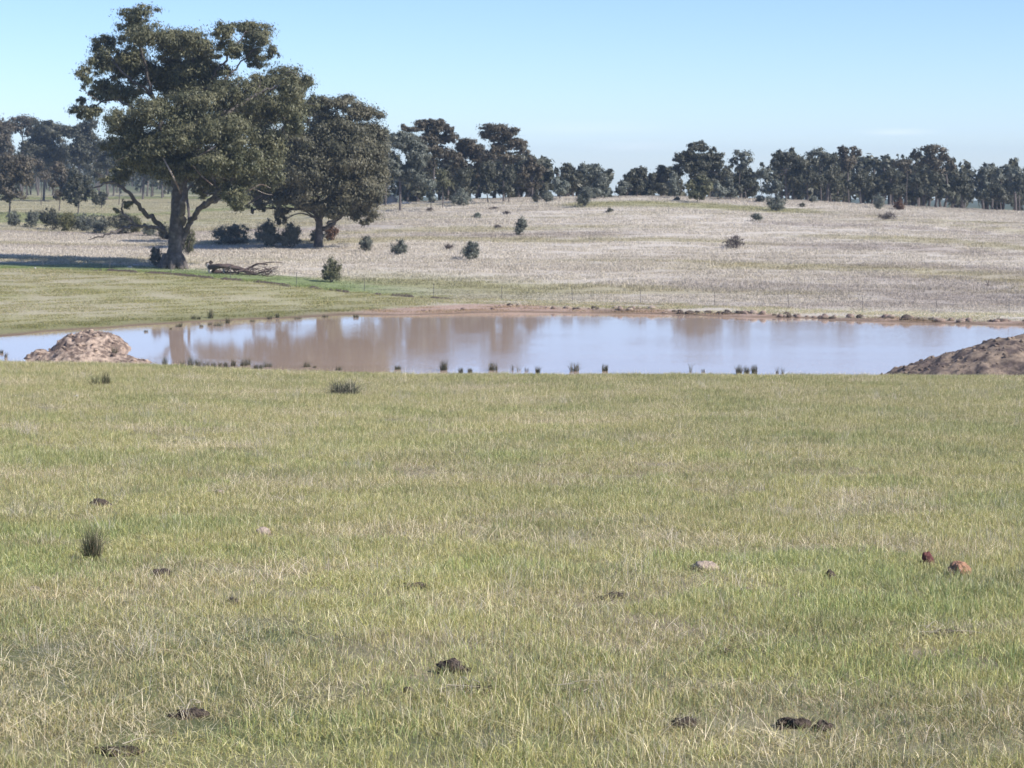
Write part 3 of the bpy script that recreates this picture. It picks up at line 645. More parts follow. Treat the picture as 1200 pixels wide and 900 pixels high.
auto('small dark gum with drooping crown almost touching the row of shrubs', 92, 350, [(86,208,10,12),(96,214,11,14),(82,224,8,10),(104,226,8,9),(90,234,8,6)], DRK, 1.4, GL)
auto('tiny round-crowned sapling behind the low sweeping limb of the tallest gum', 119, 395, [(119,231,10,9)], DRK, .9, GL)
auto('thin bare-trunked gum between the spindly gum and the leaning small gum', 49, 420, [(47,192,10,7),(51,203,8,6)], BRN, .9, GL, .6)
auto('thin pale-stemmed gum in front of the far dark shade, beside the low limb', 140, 430, [(146,206,12,9),(136,214,7,6)], DRK, 1.0, GL, .7)
auto('dark gum seen between the two big gums', 300, 455, [(298,205,24,16),(318,196,20,20),(282,222,16,9)], DRK, 2.2, GL, 1.2)
auto('dark bushy gum right of the trunk of the tallest gum, far behind it', 262, 480, [(262,205,20,14),(244,212,14,10)], DRK, 1.8, GL, 1.2)
auto('dark gum added close behind the tallest gum to darken the pond reflection, filling the gap under its heavy right limb', 221, 238, [(252,200,24,20),(274,212,20,15),(240,218,16,12),(290,200,16,18)], DRK, 3.4, GL, 1.4)  # added so the pond mirrors dark foliage here instead of sky
auto('gum behind the trunk of the tallest gum, its crown lost in the bigger one', 218, 440, [(216,196,18,18),(204,208,12,12),(232,206,12,12)], DRK, 1.8, GL, 1.1)
auto('gum seen under the heavy right limb of the tallest gum', 244, 520, [(246,206,16,12),(258,198,12,12)], DRK, 1.5, GL, 1.1)
auto('gum in the deep shade beyond the bushy pair of shrubs', 335, 480, [(334,206,20,15),(320,216,12,8),(350,214,12,9)], DRK, 1.8, GL, 1.1)
auto('slender far gum between the tiny sapling and the low limb', 106, 500, [(106,186,12,14),(114,200,9,9)], DRK, 1.3, GL, 1.0)
auto('far gum behind the leaning small gum', 32, 500, [(33,180,12,12),(26,192,9,9)], DRK, 1.4, GL, 1.0)
auto('gum whose crown fills the gap behind the dark gum on its ridge side', 452, 300, [(450,172,14,18),(456,196,14,18),(446,212,12,12)], GRY, 2.0, GC)
auto('broad grey-green gum with forked dark trunk beside the small grey shed', 469, 283, [(474,166,20,16),(488,186,16,18),(460,190,14,18),(476,206,20,14),(492,208,11,11)], GRY, 2.8, GC, 1.0)
auto('tall gum with domed tiered top rising over the broad grey-green gum', 508, 305, [(480,150,11,7),(497,145,13,8),(512,144,13,7),(525,151,9,9),(508,152,16,7),(531,160,6,5),(498,160,16,9),(517,162,14,9),(508,176,20,10),(500,190,16,9)], BRN, 2.2, GC, 1.1)
auto('dark brown gum with broad rounded top between the two tiered gums', 546, 308, [(548,174,20,11),(532,186,16,12),(560,186,15,12),(546,198,22,10)], BRN, 2.2, GC, 1.2)
auto('gum with a thin flat upper tier of leaves and sky showing beneath it', 590, 300, [(584,150,18,5),(600,156,12,5),(569,157,7,6),(580,158,12,5),(588,163,15,5),(606,168,13,7),(582,176,16,8),(614,174,8,6),(598,184,16,8),(572,184,12,9)], BRN, 2.0, GC, 1.2)
auto('rounded gum at the end of the cluster, set apart with a ragged drooping side', 624, 305, [(624,192,13,9),(632,202,9,10),(614,204,9,11),(626,214,12,7)], BRN, 1.9, GC)
for lb, x, c in [('first of three dark young gums crowded under the flat-tiered gum, nearest the pale leafy sapling', 548, [(548,206,13,12),(546,222,12,9)]), ('middle one of three dark young gums crowded under the flat-tiered gum', 572, [(572,202,13,14),(570,220,12,10)]),
                 ('last of three dark young gums under the flat-tiered gum, nearest the rounded end gum', 596, [(594,206,12,14),(598,222,10,10)])]:
    auto(lb, x, 294, c, DRK, 1.3, GC, 1.2, low=True)
auto('pale leafy sapling with yellowish green top among the dark gums', 519, 285, [(519,204,8,7),(522,214,6,6)], OLG, 1.0, GC)
auto('silvery grey sapling standing below the tall domed gum', 505, 280, [(504,215,8,9),(506,230,7,7)], PAL, 1.0, GC, low=True)
auto('short dark gum filling the space behind the rounded end gum', 608, 318, [(606,212,10,11),(640,222,8,6)], DRK, 1.4, GC)
auto('dark gum with a knobbly top at the start of the middle clump', 664, 312, [(664,199,10,8),(672,208,12,11),(660,214,9,9)], DRK, 1.9, GM, 1.2)
auto('grey-brown gum with domed crown beside the knobbly-topped one', 694, 314, [(694,198,15,9),(702,208,12,11),(684,208,12,12)], GRY, 2.0, GM)
auto('pale grey young tree in front of the knobbly-topped dark gum', 656, 302, [(652,215,6,7),(662,216,7,8),(656,224,8,4)], PAL, .9, GM, low=True)
auto('grey-green bushy young tree under the domed grey-brown gum', 704, 300, [(704,217,10,9),(698,226,9,6),(712,226,6,6)], GRY, 1.0, GM, low=True)
auto('compact very dark rounded tree alone after the gap in the ridge trees', 746, 308, [(745,202,14,10),(752,212,10,11),(738,212,9,9)], DRK, 1.9, GM, 1.5)
auto('pale bush-like tree leaning on the compact dark rounded tree', 733, 302, [(733,217,7,8),(728,222,5,5)], GRY, .9, GM, low=True)
auto('sloping dark gum that steps up towards the biggest ridge gum', 776, 312, [(768,210,9,9),(780,203,10,9),(776,218,12,9)], DRK, 1.8, GM, 1.3)
auto('biggest gum of the ridge, with a high domed crown above the pale saplings', 822, 312, [(820,172,14,8),(806,178,12,8),(798,188,12,10),(834,180,12,9),(840,192,11,10),(818,192,20,14),(792,202,12,10),(850,202,9,9),(826,208,18,10)], DRK, 2.8, GM, 1.2)
auto('narrow dark sapling between the sloping dark gum and the biggest ridge gum', 790, 300, [(789,212,6,10),(790,222,6,7)], GRY, .9, GM, low=True)
auto('small round olive tree standing out in front of the ridge, casting a long shadow', 817, 291, [(817,210,10,7),(810,219,8,8),(825,219,9,9),(817,227,10,6)], OLG, 1.0, None, 1.6)
auto('pale green sapling close beside the small round olive tree', 841, 305, [(841,219,8,8),(845,226,7,5)], PAL, .9, GM, low=True)
auto('tall thin see-through gum with a bare pale stem, after the biggest ridge gum', 866, 316, [(868,182,9,5),(861,190,6,5),(874,190,7,6),(868,198,6,4)], GRY, .9, GM, .75)
auto('low dark gum at the foot of the tall see-through gum', 874, 308, [(874,214,10,8),(884,219,6,8),(866,222,8,7)], DRK, 1.4, GM, 1.2)
auto('small sparse gum with crooked stem in the gap before the long tree line', 893, 314, [(892,203,8,5),(898,208,5,5)], GRY, .8, GM, .7)
auto('grey low bushy tree below the small sparse crooked gum', 904, 300, [(902,222,9,6),(909,216,8,8)], GRY, .9, GM, low=True)
auto('grey sapling between the dark low gum and the pale green sapling', 856, 306, [(855,216,7,9),(857,226,6,5)], GRY, .9, GM, low=True)
auto('dark gum beginning the long tree line, with one bough reaching over the gap', 921, 318, [(920,184,12,6),(913,193,8,8),(930,190,10,9),(908,207,5,4),(926,204,9,8)], DRK, 2.0, GR, 1.2)
auto('dense brown-green gum, second of the long line, leaves down to its knees', 946, 318, [(946,194,14,10),(940,208,11,12),(954,210,11,12)], DRK, 1.9, GR, 1.3)
auto('pale flat-topped gum peering over the dense brown-green one', 962, 334, [(958,179,11,5),(966,186,9,6)], GRY, 1.4, GR, .8)
auto('dark gum between the dense brown-green gum and the tall two-lobed gum', 973, 322, [(972,188,10,8),(974,204,12,12),(976,220,9,8)], DRK, 1.7, GR, 1.2)
auto('tall brown gum with an open two-lobed top, highest before the gap', 994, 326, [(986,178,9,7),(1003,178,8,8),(993,188,9,6),(990,200,9,7)], BRN, 1.6, GR, .9)
auto('broad dark gum under the two-lobed gum', 1008, 318, [(1006,206,12,10),(998,218,10,9),(1016,214,9,11)], DRK, 1.8, GR, 1.3)
auto('low dark gum where the line dips before the next rise', 1030, 322, [(1030,214,9,8),(1028,224,9,8)], DRK, 1.3, GR, 1.2)
auto('rounded dark gum in front of the thin wispy-topped one', 1046, 320, [(1046,207,12,9),(1050,220,11,9),(1038,220,8,8)], DRK, 1.8, GR, 1.3)
auto('thin wispy-topped gum with sky showing through all its crown', 1062, 332, [(1057,191,9,5),(1064,199,5,6),(1050,193,5,4)], BRN, 1.1, GR, .65)
auto('dark low gum between the wispy-topped gum and the ragged tall gum', 1075, 324, [(1074,216,9,9),(1076,226,8,8)], DRK, 1.4, GR, 1.2)
auto('ragged tall gum, the highest crown of the long tree line', 1096, 328, [(1089,174,10,5),(1074,180,6,5),(1099,178,9,6),(1108,184,7,6),(1094,188,9,6),(1114,194,4,6),(1098,198,9,6),(1083,190,5,4)], BRN, 1.7, GR, .85)
auto('dense dark gum right below the ragged tall gum', 1097, 320, [(1097,211,11,10),(1092,224,10,8),(1104,224,9,8)], DRK, 1.8, GR, 1.4)
auto('round-headed gum standing clear of its neighbours after the ragged tall gum', 1128, 324, [(1127,211,11,8),(1132,222,11,9),(1120,222,8,8)], DRK, 1.7, GR, 1.3)
auto('slim grey gum with a pointed top beside the round-headed gum', 1152, 326, [(1151,204,7,7),(1152,216,8,8),(1150,228,7,7)], GRY, 1.2, GR)
auto('airy gum with bluish sky holes, near the end of the visible line', 1172, 332, [(1164,197,10,5),(1178,200,10,6),(1170,208,9,5)], GRY, 1.5, GR, .75)
auto('low dark gum in front of the airy gum', 1168, 320, [(1168,220,9,9),(1160,230,8,6),(1176,230,7,6)], DRK, 1.3, GR, 1.2)
auto('grey-brown gum cut off by the picture edge at the end of the line', 1194, 326, [(1192,204,11,8),(1200,214,11,10),(1188,222,9,9)], GRY, 1.8, GR)
print('tree lines', round(time.time() - T0, 1))

# far-off woods that read as one mass
def woods(name, label, spots, pal, nl):
    tb = Tubes(); cs, rs = [], []
    for (px, D, h, w) in spots:
        x, y, z = gpoint(px, D); z0 = z
        tb.add(smooth_path([[x, y, z - .3], [x + rng.normal() * .3, y, z + h * .35], [x + rng.normal() * .5, y, z + h * .75]], 2), [.24, .12], 5)
        for q in range(7):
            a = rng.random() * 6.28; rr = rng.random() ** .5 * .55
            cs.append([x + math.cos(a) * rr * w, y + (rng.random() - .5) * w, z + h * (.22 + .66 * rng.random())]); rs.append([w * .46, w * .46, h * .2])
    V, Q, Cc = leaves(np.array(cs), np.array(rs), nl, .9, .5, pal[0], pal[1], sub=6, subr=.5)
    Vt = np.vstack(tb.V); Qt = np.vstack(tb.Q)
    me = mesh(name, np.vstack([V, Vt]), np.vstack([Q, Qt + len(V)]), col=np.vstack([Cc, np.ones((len(Vt), 3)) * .12]), mats=[M['leaf'], M['far_bark']], midx=np.r_[np.zeros(len(Q)), np.ones(len(Qt))])
    tag(obj(name, me), label, kind='stuff')
sp_ = [(rng.uniform(-260, 470), rng.uniform(600, 820), rng.uniform(8, 14), rng.uniform(4, 7)) for _ in range(150)]
sp_ += [(rng.uniform(-60, 345), rng.uniform(500, 590), rng.uniform(9.5, 13.5), rng.uniform(4, 6.5)) for _ in range(46)]
woods('woods', 'far woodland beyond the flat behind the big gums', sp_, DRK, 62000)
sp_ = [(rng.uniform(905, 1420), rng.uniform(338, 385), rng.uniform(6.5, 8.5) * 1.0, rng.uniform(2.2, 3.4)) for _ in range(120)]
woods('woods', 'dense woodland behind the long tree line on the ridge', sp_, DRK, 42000)
sp_ = [(rng.uniform(440, 636), rng.uniform(318, 350), rng.uniform(4.5, 7.0), rng.uniform(2, 3)) for _ in range(36)] + [(rng.uniform(652, 712), rng.uniform(316, 334), rng.uniform(3.0, 4.6), rng.uniform(1.6, 2.4)) for _ in range(14)] + [(rng.uniform(730, 768), rng.uniform(314, 330), rng.uniform(2.4, 3.6), rng.uniform(1.4, 2)) for _ in range(10)] + [(rng.uniform(762, 880), rng.uniform(318, 345), rng.uniform(3.5, 5), rng.uniform(1.8, 2.6)) for _ in range(18)]
woods('woods', 'dark undergrowth and saplings behind the gums of the rise', sp_, DRK, 26000)
print('woods', round(time.time() - T0, 1))

# ------------------------------------------------------------------ shrubs: (px, base row, width px, height px, palette, label, group)
RED = ((.11, .06, .035), (.22, .12, .07)); TWG = ((.07, .055, .05), (.13, .10, .085)); YEL = ((.10, .11, .05), (.22, .20, .08))
GS, GH = 'shrubs in a row along the flat', 'shrubs dotted over the dry rise'
SH = [(17,266,15,17,GRY,'small grey shrub starting the row, nearest the picture edge',GS),(36,267,17,18,GRY,'small grey shrub, second from the picture edge in the row',GS),
 (62,270,24,24,DRK,'big dark shrub of the row, before the yellowish one',GS),(80,272,22,22,YEL,'yellowish shrub wedged into the row between darker ones',GS),(97,272,22,20,GRY,'grey shrub after the yellowish one in the row',GS),
 (117,274,22,22,GRY,'rounded grey-green shrub below the tiny round sapling',GS),(142,275,26,25,DRK,'darkest shrub of the row, under the low limb tip of the tallest gum',GS),(158,274,18,20,YEL,'light green shrub behind the low limb of the tallest gum',GS),
 (174,277,17,14,GRY,'low grey shrub between the low limb and the thick trunk',GS),(192,281,16,18,DRK,'dark shrub tucked behind the thick trunk of the tallest gum',GS),
 (220,299,14,30,OLG,'upright green shrub at the right side of the thick trunk',None),(185,313,14,22,GRY,'thin grey shrub at the left foot of the thick trunk',None),
 (272,287,42,23,GRY,'wide low grey-green bush between the two big gums',None),(313,290,27,34,GRY,'tall bushy shrub, left one of the pair before the dark gum',None),(341,291,29,28,GRY,'rounder shrub, right one of the pair before the dark gum',None),
 (372,287,16,19,GRY,'grey shrub behind the trunk of the dark gum',None),(388,283,14,20,RED,'rusty brown dying shrub right of the trunk of the dark gum',None),(388,331,21,27,OLG,'bright green rounded bush on the lush strip by the fence',None),
 (430,295,16,18,GRY,'small grey-green bush, first in the open below the dark gum',GH),(467,299,17,17,GRY,'small grey-green bush, second in the open below the dark gum',GH),(551,305,21,21,GRY,'round bush lowest on the dry rise, before the middle of the pond',GH),
 (525,293,12,7,TWG,'low twiggy dead bush between two round green ones on the rise',GH),(609,276,14,22,GRY,'upright narrow bush alone in the middle of the dry rise',GH),
 (540,242,18,20,PAL,'pale silvery bush at the foot of the dark gum cluster',GH),(629,238,9,15,DRK,'narrow dark bush at the end of the gum cluster, left of its paler twin',GH),(642,238,13,14,GRY,'paler bush right beside the narrow dark one on the ridge',GH),
 (684,243,17,24,GRY,'upright grey bush in front of the domed middle clump',GH),(714,249,8,5,DRK,'tiny black-looking bush low in the grass under the middle clump',GH),(504,248,9,4,TWG,'tiny dark dead bush below the silvery sapling',GH),
 (560,256,9,6,PAL,'faint pale tuft bush on the upper rise',GH),(593,252,10,4,TWG,'flat brown scrub patch above the upright narrow bush',GH),(582,268,9,4,TWG,'flat dark scrub left of the upright narrow bush',GH),(578,246,10,3,TWG,'low brown scrub near the top of the rise',GH),
 (860,292,22,15,TWG,'dark twiggy bush with spreading bare sticks on the right part of the rise',GH),(887,260,12,10,GRY,'small round grey bush below the grey low bushy tree',GH),(909,248,20,18,GRY,'bushy grey shrub at the start of the long tree line',GH),(890,238,12,9,GRY,'low shrub on the ridge beside the bushy grey shrub',GH),
 (793,236,8,5,GRY,'tiny shrub in the grass near the long shadow',GH),(940,243,7,5,DRK,'tiny dark bush below the dense brown-green gum',GH),(1030,246,13,17,PAL,'pale leafy bush in front of the dip of the long tree line',GH),(1053,247,13,13,RED,'purplish dead-looking bush beside the pale leafy bush',GH),
 (1039,258,20,9,TWG,'dark heap of dead scrub below the pale leafy bush',GH),(953,238,11,8,GRY,'small grey bush under the second gum of the long line',GH)]
for (px, row, w, h, pal, lab, grp) in SH:
    x, y, z = ground_hit(px, row, 140); s = y / F; b0 = np.array([x, y, z]); W_, H_ = w * s * 1.2, h * s * 1.15
    t = thing('shrub', lab, 'shrub', b0, grp)
    k = 6 if w > 10 else 3; cs, rs = [], []
    for i in range(k):
        a = rng.random() * 6.28; q = .30 * rng.random() ** .5
        cs.append([x + math.cos(a) * q * W_, y + math.sin(a) * q * W_, z + H_ * (.30 + .36 * rng.random())]); rs.append([W_ * .34, W_ * .34, H_ * .34])
    cs.append([x, y, z + H_ * .28]); rs.append([W_ * .46, W_ * .42, H_ * .30])
    cs.append([x + W_ * .04, y, z + H_ * .72]); rs.append([W_ * .22, W_ * .22, H_ * .28])
    tw = pal is TWG
    n = int((700 if tw else 4200) * max(.25, (W_ * H_) / 4)); n = min(n, 12000)
    V, Q, Cc = leaves(np.array(cs), np.array(rs), n, .17 if not tw else .5, .075 if not tw else .04, pal[0], pal[1], droop=-.5, sub=14, subr=.5)
    V = V[:]; V[:, 2] = np.maximum(V[:, 2], z + .01)
    obj('foliage', mesh('foliage', V - b0, Q, col=Cc, mats=[M['leaf']]), t)
    st = Tubes()
    for i in range(7 if tw else 4):
        a = rng.random() * 6.28; e = b0 + np.array([math.cos(a) * W_ * .42, math.sin(a) * W_ * .3, H_ * (.5 + .45 * rng.random())])
        st.add(smooth_path([b0 - [0, 0, .1], (b0 + e) / 2 + rng.normal(size=3) * .08 * H_, e], 3), [.045, .012], 4)
    obj('stem', st.build('stem', M['far_bark'], b0), t)
print('shrubs', round(time.time() - T0, 1))

# ------------------------------------------------------------------ fallen limb heap by the fence
x, y, z = ground_hit(285, 322, 140); b0 = np.array([x, y, z]); s = y / F
t = thing('fallen_tree', 'tangle of fallen dead branches with a bleached broken stump, right of the tallest gum', 'dead branches', b0)
q = lambda px, row, dd=0: np.array([at(px, row, y)[0], y + dd, at(px, row, y)[2]])
tb = Tubes()
for l, r in [([(246,313),(262,311),(278,314),(290,318),(300,322)], (.22, .14)), ([(248,318),(262,320),(280,322),(296,325)], (.2, .14)), ([(262,311),(270,310),(284,316)], (.12, .06)), ([(280,318),(292,314),(302,309),(314,310)], (.10, .05)), ([(300,310),(320,307),(332,308)], (.05, .02)),
             ([(270,312),(276,320),(268,324)], (.08, .05)), ([(256,312),(250,318),(256,324)], (.12, .08)), ([(286,324),(304,320),(318,318)], (.08, .03)), ([(296,324),(312,322),(322,314)], (.07, .02))]:
    tb.add(smooth_path([q(a, b, rng.normal() * .5) for a, b in l], 4), r, 6, .2)
for i in range(60):
    a = q(rng.uniform(262, 315), rng.uniform(315, 325), rng.normal()); e = a + np.array([rng.normal() * .9 + .4, rng.normal() * .6, rng.random() * .6])
    tb.add(smooth_path([a, (a + e) / 2 + rng.normal(size=3) * .12, e], 2), [.04, .012], 4)
obj('limbs', tb.build('limbs', M['deadwood'], b0), t)
st = Tubes(); st.add(smooth_path([q(247, 321), q(245, 315), q(243, 309)], 4), [.16, .12, .16], 7, .3); st.add([q(243, 310), q(247, 307)], [.12, .06], 6)
obj('bleached_stump', st.build('bleached_stump', M['bleached'], b0), t)
st = Tubes(); st.add([q(262, 314, -.4), q(264, 320, -.5)], [.07, .09], 5); obj('bleached_stub', st.build('bleached_stub', M['bleached'], b0), t)
st = Tubes(); st.add([q(246, 309, -.1), q(248.5, 306, -.1)], [.13, .16], 6, .3); st.add([q(241.5, 311), q(243, 307.5)], [.10, .08], 6, .3)
obj('charred_stub', st.build('charred_stub', M['clod'], b0), t)

# grey shed by the broad grey-green gum
x, y, z = ground_hit(459, 240, 150); b0 = np.array([x, y, z])
t = thing('shed', 'small weathered grey iron shelter at the foot of the broad grey-green gum', 'shed', b0)
w, h, d = .75, .75, 1.1
V = [(-w, -d, -.1), (w, -d, -.1), (w, d, -.1), (-w, d, -.1), (-w, -d, h), (w, -d, h), (w, d, h), (-w, d, h), (0, -d, h + .55), (0, d, h + .55)]
obj('wall', mesh('wall', V, [(0, 1, 5, 4), (1, 2, 6, 5), (2, 3, 7, 6), (3, 0, 4, 7)], [(4, 5, 8), (6, 7, 9)], mats=[M['tin']]), t)
e = .12; V = [(-w - e, -d - e, h - .06), (0, -d - e, h + .60), (0, d + e, h + .60), (-w - e, d + e, h - .06), (w + e, -d - e, h - .06), (w + e, d + e, h - .06),
              (-w - e, -d - e, h - .11), (0, -d - e, h + .555), (0, d + e, h + .555), (-w - e, d + e, h - .11), (w + e, -d - e, h - .11), (w + e, d + e, h - .11)]
obj('roof', mesh('roof', V, [(0, 1, 2, 3), (1, 4, 5, 2), (6, 9, 8, 7), (7, 8, 11, 10), (0, 6, 7, 1), (1, 7, 10, 4), (3, 2, 8, 9), (2, 5, 11, 8), (0, 3, 9, 6), (4, 10, 11, 5)], mats=[M['tin']]), t)

# ------------------------------------------------------------------ fence
f0 = gpoint(600, 173); t = thing('wire_fence', 'low wire fence on thin steel posts running between the pond and the dry rise', 'fence', f0)
fx = [-40, 50, 128, 200, 270, 347, 427, 508, 588, 671, 751, 838, 925, 1012, 1098, 1184, 1270]
posts = []
pm = Tubes(); pm.add([[0, 0, -.3], [0, 0, .4], [0, 0, 1.0]], [.02, .02, .02], 4); pm.add([[0, 0, 1.0], [0, 0, 1.02]], [.04, .012], 4); pme = pm.build('post', M['steel'])
for px in fx:
    D = float(np.interp(px, FENCE_PX, FENCE_D)); g = np.array(gpoint(px, D)); posts.append(g)
    o = obj('post', pme, t, g - np.array(f0)); o.rotation_euler = (rng.normal() * .03, rng.normal() * .03, rng.random())
for hgt in (.30, .62, .94):
    wr = Tubes()
    for a, c in zip(posts[:-1], posts[1:]):
        m_ = (a + c) / 2; mz = max((a[2] + c[2]) / 2, float(zg(m_[0], m_[1])))
        wr.add([a + [0, 0, hgt], [m_[0], m_[1], mz + hgt - .03], c + [0, 0, hgt]], [.006, .006], 3)
    obj('wire', wr.build('wire', M['steel'], f0), t)
# low raised strip in a dark colour, broken by noise, along the fence foot
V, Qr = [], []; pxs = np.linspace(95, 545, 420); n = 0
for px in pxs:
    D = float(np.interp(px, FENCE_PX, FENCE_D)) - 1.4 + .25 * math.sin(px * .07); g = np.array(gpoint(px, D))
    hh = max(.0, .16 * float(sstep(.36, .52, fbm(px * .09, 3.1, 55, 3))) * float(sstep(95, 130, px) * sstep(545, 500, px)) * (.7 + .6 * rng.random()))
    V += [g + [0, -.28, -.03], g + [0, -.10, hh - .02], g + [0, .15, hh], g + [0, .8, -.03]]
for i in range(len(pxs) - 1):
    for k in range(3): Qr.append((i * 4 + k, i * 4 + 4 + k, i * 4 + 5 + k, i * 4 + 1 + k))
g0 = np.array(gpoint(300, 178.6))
tag(obj('dark_ridge', mesh('dark_ridge', np.array(V) - g0, Qr, mats=[M['clod']]), loc=g0), 'thin broken dark ridge following the foot of the fence', 'earth ridge')

# ------------------------------------------------------------------ earth mounds
def mound(name, label, cx, cy, zb, hf, half, step, m, clods, csz, seed):
    xs = np.arange(-half[0], half[0] + step, step); ys = np.arange(-half[1], half[1] + step, step)
    A, B = np.meshgrid(xs, ys, indexing='ij'); H = hf(A, B)
    gz = zg(A + cx, B + cy) - zb
    Z = np.maximum(H, gz - .15) if False else H
    V = np.stack([A, B, Z], -1).reshape(-1, 3); ny = len(ys)
    i = np.arange(len(xs) - 1)[:, None] * ny; j = np.arange(ny - 1)[None, :]
    Q = np.stack([i + j, i + ny + j, i + ny + j + 1, i + j + 1], -1).reshape(-1, 4)
    above = (Z > gz - .25).reshape(-1); Q = Q[above[Q].any(1)]
    base = (cx, cy, zb); t = thing(name, label, 'earth mound', base)
    used = np.unique(Q); mp_ = -np.ones(len(V), int); mp_[used] = np.arange(len(used))
    obj('soil', mesh('soil', V[used], mp_[Q], mats=[m], smooth=False), t)
    Vs, Qs, n = [], [], 0
    tries = 0
    while n < clods and tries < clods * 20:
        tries += 1
        a, b_ = rng.uniform(-half[0], half[0]), rng.uniform(-half[1], half[1]); h_ = float(hf(np.array(a), np.array(b_)))
        if h_ < float(zg(a + cx, b_ + cy)) - zb + .12 or h_ < ZW - zb: continue
        r = csz * (.35 + rng.random() ** 2.5 * 1.6)
        v, q_ = blob_surface(6, 8, (r * rng.uniform(.8, 1.3), r * rng.uniform(.8, 1.2), r * rng.uniform(.6, .9)), .55, 1.6, int(rng.integers(60)))
        Vs.append(v + [a, b_, h_ + r * .15]); Qs.append(q_ + n * 48); n += 1
    tag(obj('rubble', mesh('rubble', np.vstack(Vs), np.vstack(Qs), mats=[m]), t), kind='stuff')
    return t
def bump_(A, B, x, y, rx, ry, h, p=1.0):
    d = np.sqrt(((A - x) / rx) ** 2 + ((B - y) / ry) ** 2); return h * np.clip(1 - d, 0, 1) ** p * (1 + .0 * d)
def dome(A, B, x, y, rx, ry, h, p):
    d = np.sqrt(((A - x) / rx) ** 2 + ((B - y) / ry) ** 2); return h * np.clip(1 - d ** p, -.3, 1)
cxR = at(1228, 300, 101)[0]; zbR = float(zg(cxR, 101))
def hR(A, B):
    n = fbm(A * .9 + 5, B * .9, 33, 4) - .5; n2 = fbm(A * 3, B * 3, 37, 4) - .5
    return dome(A, B, 0, 0, 9.0, 6.0, 2.56, 1.6) + dome(A, B, 9, 1, 6, 5, .4, 2) * 0 + .42 * n + .30 * n2 + np.where(np.sqrt((A / 9.0) ** 2 + (B / 6) ** 2) > 1, -.5, 0)
mound('earth_mound', 'big rounded heap of brown clods at the right end of the near bank', cxR, 101, zbR, hR, (10.2, 7), .12, M['dark_dirt'], 1300, .055, 1)
cxL = at(97, 300, 127)[0]
def hL(A, B):
    n = fbm(A * 1.1 + 5, B * 1.1, 13, 4) - .5; n2 = fbm(A * 4, B * 4, 17, 4) - .5
    back = dome(A, B, -.5, 4.6, 2.3, 2.4, .92, 3.0); front = dome(A, B, .45, -4.2, 2.4, 2.4, .80, 1.9); tail = dome(A, B, 1.9, -4.2, 2.6, 1.6, .50, 1.3); mid = dome(A, B, -.2, 0.5, 2.0, 3.2, .22, 2)
    left = dome(A, B, -2.0, -1.6, 1.0, 1.0, .5, 1.5); lob = dome(A, B, -1.9, 4.8, .8, 1, .75, 1.6)
    h = np.maximum.reduce([back, front, tail, mid, left, lob])
    return h + (.42 * n + .42 * n2) * np.clip(h * 2 + .3, 0, 1)
mound('earth_mound', 'low two-humped spoil heap of pinkish clay at the left tip of the pond', cxL, 127, ZW, hL, (4.6, 8.4), .09, M['dirt'], 420, .065, 2)

# ------------------------------------------------------------------ stones
def rock(name, label, cat, x, y, z, r, m, group=None, amp=.45, seed=None, nl=9, nm=12, sink=.3, flat=.7):
    v, q_ = blob_surface(nl, nm, r, amp, 1.5, seed if seed is not None else int(rng.integers(60)))
    o = obj(name, mesh(name, v, q_, mats=[M[m]], smooth=False), None, (x, y, z + r[2] * (1 - sink * 2)))
    return tag(o, label, cat, group)
n = 0
for px in np.concatenate([rng.uniform(480, 690, 16), rng.uniform(690, 1215, 84)]):
    x, y, z = 0, 0, 0
    D = float(np.interp(px, [480, 600, 750, 900, 1050, 1200, 1420], [163.2, 167.0, 164.7, 160.2, 155.7, 152.2, 143.7])) + rng.uniform(-.45, .55)
    x, y, z = gpoint(px, D); r = rng.uniform(.09, .26) * (1.0 if px > 690 else .8)
    if z < ZW - .05: z = ZW - .02
    pale = rng.random() < .14
    rock('stone', 'pale earthy stone set in the eroded far bank of the pond' if pale else 'brown earthy clod on the eroded far bank of the pond', 'stone', x, y, z, (r * rng.uniform(.9, 1.6), r, r * rng.uniform(.55, .85)), 'pale_rock' if pale else ('rock' if rng.random() < .6 else 'clod'), 'stones and clods along the eroded bank', nl=6, nm=8)
for (px, row, w, h, m, lab) in [(160,312,16,3,'white_rock','flat whitish stone lying left of the thick gum trunk'),(152,314,6,2.5,'white_rock','small whitish stone beside the flat one near the gum trunk'),(475,240,8,4,'white_rock','white stone in the grass by the small grey shelter'),(41,315,3,2,'white_rock','single white stone at the edge of the deep tree shade')]:
    x, y, z = ground_hit(px, row, 140); s = y / F; rock('stone', lab, 'stone', x, y, z, (w * s / 2, w * s / 3, h * s / 1.6), m)
for (px, row, w, h, m, lab) in [
    (828,671,32,12,'pale_rock','flat pale pinkish stone half sunk in the near grass'),(973,686,16,11,'clod','small brown clod between the pale stone and the red stone'),
    (1087,666,17,16,'red_rock','dark red angular stone left of the orange one'),(1126,680,26,18,'orange_rock','orange stone with a dark side in the near grass'),
    (307,628,20,9,'pale_rock','pale stone in the grass beyond the rush tussock'),(258,582,11,5,'pale_rock','little pinkish stone in the middle of the near paddock'),
    (90,467,7,3.5,'white_rock','white fleck of stone at the upper left of the near paddock'),(830,467,5,3,'white_rock','tiny white stone near the far edge of the near paddock'),
    (875,700,14,5,'pale_rock','flat fawn stone below the small brown clod'),(40,697,18,6,'pale_rock','low pinkish stone at the left side of the near paddock')]:
    x, y, z = ground_hit(px, row, 5, 45); s = y / F; rock('stone', lab, 'stone', x, y, z + .012, (w * s / 2, w * s / 2.4, h * s / 1.3), m, nl=14, nm=20, amp=.6, sink=.52)

